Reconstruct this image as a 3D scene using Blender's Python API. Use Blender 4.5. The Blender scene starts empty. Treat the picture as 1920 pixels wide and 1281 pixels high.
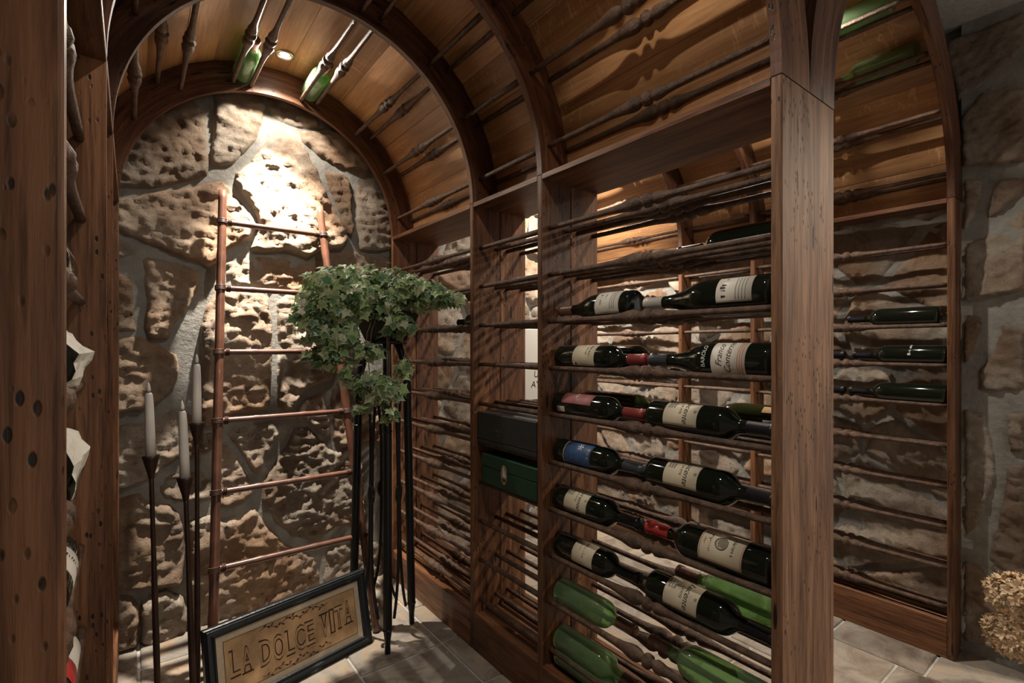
import bpy, bmesh, math, random
from mathutils import Vector, Matrix, noise
from mathutils.geometry import delaunay_2d_cdt
R = math.radians
random.seed(7)
scene = bpy.context.scene
COL = scene.collection

# ------------------------------------------------------------------ camera
cam_d = bpy.data.cameras.new('camera')
cam_d.sensor_width = 36.0
cam_d.lens = 934.0 / 1920 * 36.0
cam_d.shift_y = 10.5 / 1920
cam_d.clip_start = 0.02
cam = bpy.data.objects.new('camera', cam_d)
COL.objects.link(cam)
cam.location = (0, 0, 1.1127)
cam.rotation_euler = (R(90), 0, -0.652)
scene.camera = cam

# ------------------------------------------------------------------ world, exposure, large lights
world = bpy.data.worlds.new('world')
scene.world = world
world.use_nodes = True
bg = world.node_tree.nodes['Background']
bg.inputs[0].default_value = (1.0, 0.93, 0.86, 1)
bg.inputs[1].default_value = 0.36
scene.view_settings.view_transform = 'Standard'
scene.view_settings.look = 'None'
scene.view_settings.gamma = 1
scene.view_settings.use_curve_mapping = False
scene.view_settings.exposure = 0.6
WARM = (1.0, 0.905, 0.79)
VAULT_W = 34.0        # bulbs recessed in the vaults
ROOM_W = 95.0         # ceiling lamp of the room in front

# ------------------------------------------------------------------ measures
XL, XA, XR, XB = -0.036, 1.0, 1.25, 2.31
CA, RA = (XL + XA) / 2, (XA - XL) / 2
CB, RB = (XR + XB) / 2, (XB - XR) / 2
RO = 0.125
TH = 0.022
YS = [0.449, 1.160, 1.547, 2.2584]
ZS, ZT = 1.6447, 0.017
CEIL = 2.295
YW = 2.345
ROWS = [1.483 - 0.1452 * i for i in range(10)]
SPANS = [(YS[i] + TH, YS[i + 1]) for i in range(3)]

# ------------------------------------------------------------------ materials
def new_mat(name):
    m = bpy.data.materials.new(name)
    m.use_nodes = True
    nt = m.node_tree
    b = nt.nodes['Principled BSDF']
    return m, nt, b

def nd(nt, t, **kw):
    n = nt.nodes.new(t)
    for k, v in kw.items():
        setattr(n, k, v)
    return n

def ramp(nt, stops):
    r = nt.nodes.new('ShaderNodeValToRGB')
    e = r.color_ramp.elements
    while len(e) > 1:
        e.remove(e[0])
    e[0].position = stops[0][0]; e[0].color = (*stops[0][1], 1)
    for p, c in stops[1:]:
        x = e.new(p); x.color = (*c, 1)
    return r

def math_n(nt, op, a, b=None, clamp=False):
    n = nt.nodes.new('ShaderNodeMath'); n.operation = op; n.use_clamp = clamp
    for i, v in enumerate((a, b)):
        if v is None: continue
        if isinstance(v, (int, float)): n.inputs[i].default_value = v
        else: nt.links.new(v, n.inputs[i])
    return n.outputs[0]

def mixc(nt, fac, a, b, mode='MIX'):
    n = nt.nodes.new('ShaderNodeMix'); n.data_type = 'RGBA'; n.blend_type = mode
    for s, v in ((n.inputs[0], fac), (n.inputs[6], a), (n.inputs[7], b)):
        if isinstance(v, (int, float)): s.default_value = v
        elif isinstance(v, tuple): s.default_value = (*v, 1)
        else: nt.links.new(v, s)
    return n.outputs[2]

def bump(nt, b, h, strength, dist):
    n = nt.nodes.new('ShaderNodeBump')
    n.inputs['Strength'].default_value = strength
    n.inputs['Distance'].default_value = dist
    nt.links.new(h, n.inputs['Height'])
    nt.links.new(n.outputs[0], b.inputs['Normal'])

def coords(nt, scale, uv=False, rnd=True):
    tc = nt.nodes.new('ShaderNodeTexCoord')
    src = tc.outputs['UV' if uv else 'Object']
    oi = nt.nodes.new('ShaderNodeObjectInfo')
    if rnd:
        a = nt.nodes.new('ShaderNodeVectorMath'); a.operation = 'MULTIPLY_ADD'
        nt.links.new(src, a.inputs[0]); a.inputs[1].default_value = (1, 1, 1)
        m = math_n(nt, 'MULTIPLY', oi.outputs['Random'], 37.0)
        cx = nt.nodes.new('ShaderNodeCombineXYZ')
        for i in range(3): nt.links.new(m, cx.inputs[i])
        nt.links.new(cx.outputs[0], a.inputs[2])
        src = a.outputs[0]
    mp = nt.nodes.new('ShaderNodeMapping')
    nt.links.new(src, mp.inputs[0])
    mp.inputs['Scale'].default_value = scale
    return mp.outputs[0], src, oi

def tex_noise(nt, vec, scale, detail=6, rough=0.6, dist=0.0):
    n = nt.nodes.new('ShaderNodeTexNoise')
    n.inputs['Scale'].default_value = scale
    n.inputs['Detail'].default_value = detail
    n.inputs['Roughness'].default_value = rough
    n.inputs['Distortion'].default_value = dist
    nt.links.new(vec, n.inputs['Vector'])
    return n.outputs['Fac']

def wood(name, dark, mid, light, axis, rough=0.45, holes=False, flecks=False, uv=False, vary=0.35, spec=0.4, pores=0.8):
    m, nt, b = new_mat(name)
    sc = [16.0, 16.0, 16.0]; sc['xyz'.index(axis)] = 1.1
    vec, src, oi = coords(nt, sc, uv)
    n1 = tex_noise(nt, vec, 1.6, 7, 0.62, 0.9)
    n2 = tex_noise(nt, vec, 9.0, 4, 0.7, 0.3)
    f = math_n(nt, 'ADD', math_n(nt, 'MULTIPLY', n1, 0.70), math_n(nt, 'MULTIPLY', n2, 0.30))
    r = ramp(nt, [(0.36, dark), (0.50, mid), (0.63, light)])
    nt.links.new(f, r.inputs[0])
    col = r.outputs[0]
    sp_ = [70.0, 70.0, 70.0]; sp_['xyz'.index(axis)] = 3.0
    vp, _, _ = coords(nt, sp_, uv)
    por = tex_noise(nt, vp, 2.0, 3, 0.6, 0.2)
    rp_ = ramp(nt, [(0.36, (0.38, 0.34, 0.31)), (0.47, (1, 1, 1))])
    nt.links.new(por, rp_.inputs[0])
    col = mixc(nt, pores, col, rp_.outputs[0], 'MULTIPLY')
    n3 = tex_noise(nt, src, 2.2, 3, 0.5)
    r3 = ramp(nt, [(0.3, (0.68, 0.66, 0.64)), (0.7, (1.18, 1.15, 1.12))])
    nt.links.new(n3, r3.inputs[0])
    col = mixc(nt, 1.0, col, r3.outputs[0], 'MULTIPLY')
    rr = ramp(nt, [(0.0, (1 - vary, 1 - vary * 1.05, 1 - vary * 1.1)), (1.0, (1 + vary, 1 + vary * .95, 1 + vary * .9))])
    nt.links.new(oi.outputs['Random'], rr.inputs[0])
    col = mixc(nt, 1.0, col, rr.outputs[0], 'MULTIPLY')
    if flecks:
        s2 = [9.0, 9.0, 9.0]; s2['xyz'.index(axis)] = 30.0
        v2, _, _ = coords(nt, s2, uv)
        fl = tex_noise(nt, v2, 1.3, 3, 0.55, 2.0)
        rf = ramp(nt, [(0.58, (0, 0, 0)), (0.64, (1, 1, 1))])
        nt.links.new(fl, rf.inputs[0])
        lo = tex_noise(nt, src, 3.0, 2, 0.5)
        rl = ramp(nt, [(0.48, (0, 0, 0)), (0.62, (0.5, 0.5, 0.5))])
        nt.links.new(lo, rl.inputs[0])
        col = mixc(nt, math_n(nt, 'MULTIPLY', rf.outputs[0], rl.outputs[0]), col, tuple(min(1, c * 1.5) for c in light))
    h = f
    if holes:
        s3 = [95.0, 95.0, 95.0]; s3['xyz'.index(axis)] = 42.0
        v3, _, _ = coords(nt, s3, uv)
        vo = nt.nodes.new('ShaderNodeTexVoronoi'); vo.inputs['Scale'].default_value = 1.0
        nt.links.new(v3, vo.inputs['Vector'])
        rv = ramp(nt, [(0.17, (1, 1, 1)), (0.25, (0, 0, 0))])
        nt.links.new(vo.outputs['Distance'], rv.inputs[0])
        lo = tex_noise(nt, src, 7.0, 3, 0.6)
        rl = ramp(nt, [(0.50, (0, 0, 0)), (0.57, (1, 1, 1))])
        nt.links.new(lo, rl.inputs[0])
        k = math_n(nt, 'MULTIPLY', rv.outputs[0], rl.outputs[0])
        s4 = [46.0, 46.0, 46.0]; s4['xyz'.index(axis)] = 7.0
        v4, _, _ = coords(nt, s4, uv)
        vo2 = nt.nodes.new('ShaderNodeTexVoronoi'); vo2.inputs['Scale'].default_value = 1.0
        nt.links.new(v4, vo2.inputs['Vector'])
        rv2 = ramp(nt, [(0.15, (1, 1, 1)), (0.21, (0, 0, 0))])
        nt.links.new(vo2.outputs['Distance'], rv2.inputs[0])
        lo2 = tex_noise(nt, src, 4.0, 2, 0.5)
        rl2 = ramp(nt, [(0.57, (0, 0, 0)), (0.6, (1, 1, 1))])
        nt.links.new(lo2, rl2.inputs[0])
        k = math_n(nt, 'MAXIMUM', k, math_n(nt, 'MULTIPLY', rv2.outputs[0], rl2.outputs[0]))
        col = mixc(nt, k, col, (0.012, 0.008, 0.006))
        h = math_n(nt, 'SUBTRACT', f, k)
    nt.links.new(col, b.inputs['Base Color'])
    b.inputs['Roughness'].default_value = rough
    b.inputs['Specular IOR Level'].default_value = spec
    bump(nt, b, h, 0.4, 0.004)
    return m

def plain(name, col, rough=0.5, metal=0.0, spec=0.5, nscale=0, namt=0.25, bmp=0.0, bscale=60, coat=0.0):
    m, nt, b = new_mat(name)
    b.inputs['Base Color'].default_value = (*col, 1)
    b.inputs['Roughness'].default_value = rough
    b.inputs['Metallic'].default_value = metal
    b.inputs['Specular IOR Level'].default_value = spec
    b.inputs['Coat Weight'].default_value = coat
    if nscale:
        vec, src, oi = coords(nt, (1, 1, 1))
        n = tex_noise(nt, vec, nscale, 5, 0.6)
        r = ramp(nt, [(0.3, tuple(c * (1 - namt) for c in col)), (0.7, tuple(min(1, c * (1 + namt)) for c in col))])
        nt.links.new(n, r.inputs[0]); nt.links.new(r.outputs[0], b.inputs['Base Color'])
    if bmp:
        vec, src, oi = coords(nt, (1, 1, 1))
        n = tex_noise(nt, vec, bscale, 6, 0.65)
        bump(nt, b, n, bmp, 0.01)
    return m

DK, MD, LT = (0.058, 0.023, 0.011), (0.158, 0.068, 0.031), (0.255, 0.120, 0.057)
M = {}
M['wood_z'] = wood('walnut_upright_grain', DK, MD, LT, 'z', holes=True, vary=0.2)
M['wood_y'] = wood('walnut_long_grain', DK, MD, LT, 'y', vary=0.2)
M['wood_x'] = wood('walnut_cross_grain', DK, MD, LT, 'x')
M['old_z'] = wood('weathered_elm', (0.105, 0.050, 0.026), (0.235, 0.124, 0.068), (0.37, 0.215, 0.125), 'z', rough=0.6, holes=True, vary=0.12)
M['rib'] = wood('rib_walnut', (0.048, 0.019, 0.009), (0.125, 0.050, 0.024), (0.215, 0.100, 0.050), 'x', uv=True, holes=True, vary=0.15)
M['oak'] = wood('oak_stave', (0.33, 0.165, 0.072), (0.43, 0.232, 0.105), (0.53, 0.315, 0.155), 'y', rough=0.42, flecks=True, vary=0.2, pores=0.3)
M['iron'] = plain('rusted_wrought_iron', (0.100, 0.056, 0.034), 0.5, 0.12, 0.5, 40, 0.6, 0.6, 120)
M['black_iron'] = plain('black_painted_iron', (0.012, 0.013, 0.013), 0.38, 0.2, 0.5)
M['brown_iron'] = plain('brown_painted_iron', (0.060, 0.030, 0.020), 0.42, 0.4, 0.5, 30, 0.3)
M['bamboo'] = plain('stained_bamboo', (0.120, 0.050, 0.030), 0.32, 0, 0.5, 14, 0.45, coat=0.3)
M['wrap'] = plain('rattan_wrapping', (0.070, 0.030, 0.018), 0.5, 0, 0.4, 40, 0.4)
M['dark_glass'] = plain('dark_bottle_glass', (0.006, 0.009, 0.006), 0.06, 0, 0.6)
M['wax'] = plain('candle_wax', (0.88, 0.85, 0.78), 0.45)
M['wax'].node_tree.nodes['Principled BSDF'].inputs['Subsurface Weight'].default_value = 0.6
M['wax'].node_tree.nodes['Principled BSDF'].inputs['Subsurface Radius'].default_value = (0.025, 0.020, 0.015)
M['wick'] = plain('candle_collar', (0.04, 0.035, 0.03), 0.5)
M['ink'] = plain('black_ink', (0.015, 0.012, 0.010), 0.7)
M['ink_brown'] = plain('brown_ink', (0.060, 0.022, 0.014), 0.7)
M['ink_red'] = plain('orange_red_ink', (0.45, 0.14, 0.07), 0.7)
M['ink_grey'] = plain('grey_ink', (0.24, 0.22, 0.19), 0.7)
M['ink_white'] = plain('white_ink', (0.75, 0.74, 0.70), 0.6)
M['cream'] = plain('cream_paper', (0.60, 0.53, 0.39), 0.7, nscale=20, namt=0.08)
M['white_paper'] = plain('white_paper', (0.60, 0.57, 0.50), 0.7, nscale=20, namt=0.06)
M['blue_paper'] = plain('blue_paper', (0.035, 0.085, 0.20), 0.5, nscale=40, namt=0.3)
M['pink_paper'] = plain('rose_paper', (0.36, 0.13, 0.13), 0.5, nscale=25, namt=0.3)
M['orange_paper'] = plain('orange_paper', (0.62, 0.33, 0.10), 0.6)
M['cap_black'] = plain('black_foil', (0.018, 0.017, 0.020), 0.35, 0.3)
M['cap_grey'] = plain('slate_foil', (0.065, 0.075, 0.085), 0.4, 0.2)
M['cap_red'] = plain('red_foil', (0.30, 0.055, 0.050), 0.35, 0.2)
M['cap_wax'] = plain('red_wax', (0.45, 0.045, 0.040), 0.3, 0, 0.5)
M['cap_white'] = plain('white_foil', (0.55, 0.52, 0.47), 0.4, 0.1)
M['cap_brown'] = plain('brown_foil', (0.16, 0.075, 0.05), 0.4, 0.1)
M['cork'] = plain('cork', (0.30, 0.16, 0.10), 0.8, nscale=120, namt=0.3)
M['tissue'] = plain('tissue_paper', (0.72, 0.69, 0.60), 0.8, nscale=8, namt=0.1, bmp=0.4, bscale=18)
M['tissue'].node_tree.nodes['Principled BSDF'].inputs['Transmission Weight'].default_value = 0.12
M['plaster'] = plain('stippled_plaster', (0.46, 0.45, 0.43), 0.9, 0, 0.2, 60, 0.12, 0.7, 110)
M['mortar'] = plain('grey_mortar', (0.265, 0.255, 0.230), 0.9, 0, 0.2, 14, 0.25, 0.5, 45)
M['grout'] = plain('pale_grout', (0.45, 0.43, 0.39), 0.9, 0, 0.2, 30, 0.15, 0.3, 90)
M['frame'] = plain('black_lacquer', (0.014, 0.017, 0.019), 0.33, 0, 0.5, 0, 0, 0.12, 60)
M['mat_board'] = plain('cream_mat_board', (0.66, 0.54, 0.38), 0.8, nscale=60, namt=0.1)
M['parchment'] = plain('aged_parchment', (0.56, 0.35, 0.175), 0.75, nscale=11, namt=0.4)
M['black_card'] = plain('black_card', (0.026, 0.026, 0.026), 0.5, nscale=30, namt=0.2)
M['green_card'] = plain('dark_green_card', (0.010, 0.050, 0.028), 0.42, nscale=30, namt=0.2)
M['gold'] = plain('tarnished_gold_print', (0.42, 0.34, 0.18), 0.45, 0.3)
M['pot'] = plain('dark_planter', (0.014, 0.016, 0.014), 0.5)
M['stem'] = plain('ivy_stem', (0.13, 0.085, 0.045), 0.7)
M['steel'] = plain('steel_ring', (0.5, 0.47, 0.42), 0.3, 0.9)
M['flower'] = plain('dried_petals', (0.62, 0.47, 0.30), 0.8, nscale=45, namt=0.35)
M['stalk'] = plain('dried_stalk', (0.22, 0.14, 0.07), 0.8)
M['urn'] = plain('brown_stoneware', (0.10, 0.06, 0.04), 0.5, nscale=12, namt=0.3)
M['sign_white'] = plain('white_board', (0.66, 0.64, 0.58), 0.6)

def make_green():
    m, nt, b = new_mat('green_bottle_glass')
    b.inputs['Base Color'].default_value = (0.52, 0.76, 0.43, 1)
    b.inputs['Roughness'].default_value = 0.06
    b.inputs['Transmission Weight'].default_value = 0.88
    b.inputs['IOR'].default_value = 1.45
    return m
M['green_glass'] = make_green()
M['olive_glass'] = plain('olive_bottle_glass', (0.035, 0.042, 0.012), 0.06, 0, 0.6)

def make_bulb():
    m, nt, b = new_mat('lit_bulb')
    b.inputs['Emission Color'].default_value = (1, 0.9, 0.75, 1)
    b.inputs['Emission Strength'].default_value = 30
    return m
M['bulb'] = make_bulb()

def make_stone(name, tint=(1, 1, 1)):
    m, nt, b = new_mat(name)
    vec, src, oi = coords(nt, (1, 1, 1))
    n1 = tex_noise(nt, vec, 8.0, 8, 0.68, 0.5)
    r1 = ramp(nt, [(0.28, (0.255, 0.190, 0.145)), (0.43, (0.385, 0.310, 0.240)), (0.57, (0.49, 0.420, 0.340)), (0.74, (0.60, 0.54, 0.455))])
    nt.links.new(n1, r1.inputs[0])
    col = r1.outputs[0]
    n2 = tex_noise(nt, vec, 90, 7, 0.75, 0.5)
    r2 = ramp(nt, [(0.37, (1, 1, 1)), (0.45, (0, 0, 0))])
    nt.links.new(n2, r2.inputs[0])
    n3 = tex_noise(nt, vec, 7, 3, 0.6, 0.3)
    r3 = ramp(nt, [(0.54, (0, 0, 0)), (0.68, (0.7, 0.7, 0.7))])
    nt.links.new(n3, r3.inputs[0])
    pit = math_n(nt, 'MULTIPLY', r2.outputs[0], math_n(nt, 'ADD', r3.outputs[0], 0.22, True))
    col = mixc(nt, pit, col, (0.085, 0.064, 0.050))
    n5 = tex_noise(nt, vec, 2.4, 2, 0.5)
    r5 = ramp(nt, [(0.42, (1, 1, 1)), (0.64, (0.92, 0.72, 0.58))])
    nt.links.new(n5, r5.inputs[0])
    col = mixc(nt, 1.0, col, r5.outputs[0], 'MULTIPLY')
    rr = ramp(nt, [(0.0, tuple(.70 * t for t in tint)), (0.5, tuple(.95 * t for t in tint)), (1.0, tuple(1.18 * t for t in tint))])
    nt.links.new(oi.outputs['Random'], rr.inputs[0])
    col = mixc(nt, 1.0, col, rr.outputs[0], 'MULTIPLY')
    nt.links.new(col, b.inputs['Base Color'])
    b.inputs['Roughness'].default_value = 0.9
    b.inputs['Specular IOR Level'].default_value = 0.15
    n4 = tex_noise(nt, vec, 70, 10, 0.8)
    h = math_n(nt, 'SUBTRACT', n4, math_n(nt, 'MULTIPLY', pit, 0.35))
    bump(nt, b, h, 0.9, 0.015)
    return m
M['stone'] = make_stone('fieldstone')

def make_tile():
    m, nt, b = new_mat('slate_tile')
    vec, src, oi = coords(nt, (1, 1, 1))
    n1 = tex_noise(nt, vec, 5.5, 8, 0.66, 0.9)
    r1 = ramp(nt, [(0.30, (0.15, 0.110, 0.085)), (0.42, (0.25, 0.210, 0.170)), (0.52, (0.33, 0.300, 0.265)), (0.60, (0.40, 0.315, 0.220)), (0.68, (0.29, 0.165, 0.115))])
    nt.links.new(n1, r1.inputs[0])
    rr = ramp(nt, [(0.0, (0.8, 0.78, 0.76)), (0.5, (1.0, 0.98, 0.95)), (1.0, (1.12, 1.06, 1.0))])
    nt.links.new(oi.outputs['Random'], rr.inputs[0])
    col = mixc(nt, 1.0, r1.outputs[0], rr.outputs[0], 'MULTIPLY')
    nt.links.new(col, b.inputs['Base Color'])
    b.inputs['Roughness'].default_value = 0.55
    n4 = tex_noise(nt, vec, 14, 8, 0.65, 0.5)
    bump(nt, b, n4, 0.6, 0.014)
    return m
M['tile'] = make_tile()

def make_leaf():
    m, nt, b = new_mat('ivy_leaf')
    tc = nt.nodes.new('ShaderNodeTexCoord')
    oi = nt.nodes.new('ShaderNodeObjectInfo')
    at = nt.nodes.new('ShaderNodeAttribute'); at.attribute_name = 'leafrand'
    rnd = math_n(nt, 'FRACT', math_n(nt, 'ADD', oi.outputs['Random'], at.outputs['Fac']))
    r = ramp(nt, [(0.0, (0.070, 0.170, 0.075)), (0.30, (0.14, 0.28, 0.10)), (0.55, (0.27, 0.42, 0.14)), (0.78, (0.44, 0.52, 0.28)), (1.0, (0.66, 0.68, 0.52))])
    nt.links.new(rnd, r.inputs[0])
    edge = nt.nodes.new('ShaderNodeAttribute'); edge.attribute_name = 'leafedge'
    n = tex_noise(nt, tc.outputs['Object'], 90, 3, 0.6)
    ef = ramp(nt, [(0.62, (0, 0, 0)), (0.92, (1, 1, 1))])
    nt.links.new(math_n(nt, 'ADD', edge.outputs['Fac'], math_n(nt, 'MULTIPLY', math_n(nt, 'SUBTRACT', n, 0.5), 0.6)), ef.inputs[0])
    col = mixc(nt, math_n(nt, 'MULTIPLY', ef.outputs[0], 0.6), r.outputs[0], (0.62, 0.64, 0.48))
    nt.links.new(col, b.inputs['Base Color'])
    b.inputs['Roughness'].default_value = 0.42
    tr = nt.nodes.new('ShaderNodeBsdfTranslucent')
    nt.links.new(col, tr.inputs['Color'])
    mx = nt.nodes.new('ShaderNodeMixShader'); mx.inputs[0].default_value = 0.35
    nt.links.new(b.outputs[0], mx.inputs[1]); nt.links.new(tr.outputs[0], mx.inputs[2])
    nt.links.new(mx.outputs[0], nt.nodes['Material Output'].inputs['Surface'])
    return m
M['leaf'] = make_leaf()

# ------------------------------------------------------------------ mesh helpers
def link(name, me, mat, parent=None, smooth=False, kind=None):
    if mat is not None and not me.materials:
        me.materials.append(mat)
    if smooth:
        for p in me.polygons: p.use_smooth = True
    o = bpy.data.objects.new(name, me)
    COL.objects.link(o)
    if parent is not None: o.parent = parent
    if kind: o['kind'] = kind
    return o

def pydata(name, v, f, mat, parent=None, smooth=False, kind=None, fix=False):
    me = bpy.data.meshes.new(name)
    me.from_pydata([tuple(p) for p in v], [], f)
    me.update()
    if fix:
        bm = bmesh.new(); bm.from_mesh(me)
        bmesh.ops.recalc_face_normals(bm, faces=bm.faces)
        bm.to_mesh(me); bm.free()
    return link(name, me, mat, parent, smooth, kind)

def box_data(x0, x1, y0, y1, z0, z1, bev=0.0):
    bm = bmesh.new()
    bmesh.ops.create_cube(bm, size=1)
    for v in bm.verts:
        v.co = Vector(((x0 + x1) / 2 + v.co.x * (x1 - x0), (y0 + y1) / 2 + v.co.y * (y1 - y0), (z0 + z1) / 2 + v.co.z * (z1 - z0)))
    if bev:
        bmesh.ops.bevel(bm, geom=list(bm.edges), offset=bev, segments=1, affect='EDGES', profile=0.5)
    return bm

def box(name, x0, x1, y0, y1, z0, z1, mat, parent=None, bev=0.0015, kind=None):
    bm = box_data(x0, x1, y0, y1, z0, z1, bev)
    me = bpy.data.meshes.new(name)
    bm.to_mesh(me); bm.free()
    return link(name, me, mat, parent, False, kind)

def empty(name, loc, label=None, cat=None, group=None):
    o = bpy.data.objects.new(name, None)
    o.empty_display_size = 0.05
    COL.objects.link(o)
    o.location = loc
    tag(o, label, cat, group)
    return o

def tag(o, label=None, cat=None, group=None):
    if label: o['label'] = label
    if cat: o['category'] = cat
    if group: o['group'] = group
    return o

def lathe_vf(profile, seg=16, axis='y', origin=(0, 0, 0), d=1):
    """profile: list of (s, r) along the axis."""
    v, f = [], []
    ox, oy, oz = origin
    for s, r in profile:
        for k in range(seg):
            a = 2 * math.pi * k / seg
            c1, c2 = r * math.cos(a), r * math.sin(a)
            if axis == 'y': v.append((ox + c1, oy + d * s, oz + c2))
            elif axis == 'z': v.append((ox + c1, oy + c2, oz + d * s))
            else: v.append((ox + d * s, oy + c1, oz + c2))
    n = len(profile)
    for i in range(n - 1):
        for k in range(seg):
            a, b2 = i * seg + k, i * seg + (k + 1) % seg
            f.append((a, b2, b2 + seg, a + seg))
    f.append(tuple(range(seg - 1, -1, -1)))
    f.append(tuple(range((n - 1) * seg, n * seg)))
    return v, f

def lathe(name, profile, mat, parent=None, seg=16, axis='y', origin=(0, 0, 0), d=1, smooth=True):
    v, f = lathe_vf(profile, seg, axis, origin, d)
    o = pydata(name, v, f, mat, parent, smooth, fix=True)
    return o

def tube_vf(path, rad, seg=8):
    """path list of Vector, rad float or list; returns verts, faces."""
    v, f = [], []
    n = len(path)
    path = [Vector(p) for p in path]
    up = Vector((0, 0, 1))
    prev = None
    for i, p in enumerate(path):
        t = (path[min(i + 1, n - 1)] - path[max(i - 1, 0)]).normalized()
        if prev is None:
            a = t.cross(up)
            if a.length < 0.1: a = t.cross(Vector((1, 0, 0)))
            a.normalize()
        else:
            a = (prev - t * prev.dot(t)).normalized()
        prev = a
        b = t.cross(a)
        r = rad[i] if isinstance(rad, (list, tuple)) else rad
        for k in range(seg):
            an = 2 * math.pi * k / seg
            v.append(p + a * (r * math.cos(an)) + b * (r * math.sin(an)))
    for i in range(n - 1):
        for k in range(seg):
            q, w = i * seg + k, i * seg + (k + 1) % seg
            f.append((q, w, w + seg, q + seg))
    f.append(tuple(range(seg - 1, -1, -1)))
    f.append(tuple(range((n - 1) * seg, n * seg)))
    return v, f

def tube(name, path, rad, mat, parent=None, seg=8, smooth=True):
    v, f = tube_vf(path, rad, seg)
    return pydata(name, v, f, mat, parent, smooth, fix=True)

def merge(parts):
    V, F = [], []
    for v, f in parts:
        o = len(V); V += list(v); F += [tuple(i + o for i in q) for q in f]
    return V, F

def child(o, parent):
    o.parent = parent
    o.matrix_parent_inverse = parent.matrix_world.inverted() if False else Matrix.Translation(-Vector(parent.location))
    return o

# ------------------------------------------------------------------ stones
def in_poly(p, poly):
    c = False; n = len(poly); x, y = p
    for i in range(n):
        x1, y1 = poly[i]; x2, y2 = poly[(i + 1) % n]
        if (y1 > y) != (y2 > y) and x < (x2 - x1) * (y - y1) / (y2 - y1) + x1: c = not c
    return c

def edge_dist(p, poly):
    m = 9; n = len(poly); x, y = p
    for i in range(n):
        x1, y1 = poly[i]; x2, y2 = poly[(i + 1) % n]
        dx, dy = x2 - x1, y2 - y1
        t = max(0, min(1, ((x - x1) * dx + (y - y1) * dy) / (dx * dx + dy * dy + 1e-12)))
        m = min(m, math.hypot(x - x1 - t * dx, y - y1 - t * dy))
    return m

def stone(poly, depth, to3d, parent, step=0.016, rough=0.012, seed=0, steep=0.013):
    rs = random.Random(seed)
    # resample the outline and roughen it
    out = []
    n = len(poly)
    for i in range(n):
        a, b = Vector(poly[i]), Vector(poly[(i + 1) % n])
        k = max(1, int((b - a).length / step))
        for j in range(k):
            p = a.lerp(b, j / k)
            q = noise.noise_vector(Vector((p.x * 22, p.y * 22, seed * 1.7)))
            out.append((p.x + q.x * 0.006, p.y + q.y * 0.006))
    xs = [p[0] for p in out]; ys = [p[1] for p in out]
    pts = list(out)
    y = min(ys); row = 0
    while y < max(ys):
        x = min(xs) + (step / 2 if row % 2 else 0)
        while x < max(xs):
            p = (x + rs.uniform(-.2, .2) * step, y + rs.uniform(-.2, .2) * step)
            if in_poly(p, out) and edge_dist(p, out) > step * 0.45: pts.append(p)
            x += step
        y += step * 0.87; row += 1
    r = delaunay_2d_cdt([Vector(p) for p in pts], [], [list(range(len(out)))], 1, 1e-6)
    vs, fs = r[0], r[2]
    tx, ty = rs.uniform(-.06, .06), rs.uniform(-.10, .06)
    cx, cy = sum(xs) / len(xs), sum(ys) / len(ys)
    V = []
    for p in vs:
        e = edge_dist(p, out)
        pr = min(1.0, e / steep) ** 0.45
        q = Vector((p.x * 9, p.y * 9, seed * 3.1))
        h = noise.noise(q) * rough * .7 + abs(noise.noise(Vector((q.x * 1.6, q.y * 3.4, q.z)))) * rough * 1.1 - rough * .3 + noise.noise(q * 6.0) * rough * 0.45
        h += (p.x - cx) * tx + (p.y - cy) * ty
        V.append(to3d(p.x, p.y, -0.004 + pr * (depth * .66 + h)))
    o = pydata('stone', V, [tuple(x) for x in fs], M['stone'], parent, True)
    return o

def shrink(poly, d):
    n = len(poly)
    area = sum(poly[i][0] * poly[(i + 1) % n][1] - poly[(i + 1) % n][0] * poly[i][1] for i in range(n))
    s = 1 if area > 0 else -1
    out = []
    for i in range(n):
        p0, p1, p2 = Vector(poly[i - 1]), Vector(poly[i]), Vector(poly[(i + 1) % n])
        e1, e2 = (p1 - p0).normalized(), (p2 - p1).normalized()
        n1, n2 = Vector((-e1.y, e1.x)) * s, Vector((-e2.y, e2.x)) * s
        b = (n1 + n2)
        if b.length < 1e-4: b = n1
        b.normalize()
        k = d / max(0.45, b.dot(n1))
        out.append(tuple(p1 + b * k))
    return out

def voronoi(x0, x1, y0, y1, sx, sy, seed, jit=0.42):
    rs = random.Random(seed)
    nx, ny = max(1, round((x1 - x0) / sx)), max(1, round((y1 - y0) / sy))
    sites = []
    for j in range(ny):
        for i in range(nx):
            sites.append(((i + .5 + (0.5 if j % 2 else 0) * .6 + rs.uniform(-jit, jit)) * (x1 - x0) / nx + x0,
                          (j + .5 + rs.uniform(-jit, jit)) * (y1 - y0) / ny + y0))
    cells = []
    for a in sites:
        poly = [(x0, y0), (x1, y0), (x1, y1), (x0, y1)]
        for b in sites:
            if a is b or math.hypot(a[0] - b[0], a[1] - b[1]) > 3.2 * max(sx, sy): continue
            mx, my = (a[0] + b[0]) / 2, (a[1] + b[1]) / 2
            dx, dy = b[0] - a[0], b[1] - a[1]
            new = []
            for i in range(len(poly)):
                p, q = poly[i], poly[(i + 1) % len(poly)]
                fp = (p[0] - mx) * dx + (p[1] - my) * dy
                fq = (q[0] - mx) * dx + (q[1] - my) * dy
                if fp <= 0: new.append(p)
                if fp * fq < 0:
                    t = fp / (fp - fq)
                    new.append((p[0] + t * (q[0] - p[0]), p[1] + t * (q[1] - p[1])))
            poly = new
            if not poly: break
        # drop tiny edges
        if len(poly) > 2:
            pp = [p for i, p in enumerate(poly) if math.hypot(p[0] - poly[i - 1][0], p[1] - poly[i - 1][1]) > 0.012]
            if len(pp) > 2: cells.append(pp)
    return cells

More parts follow.
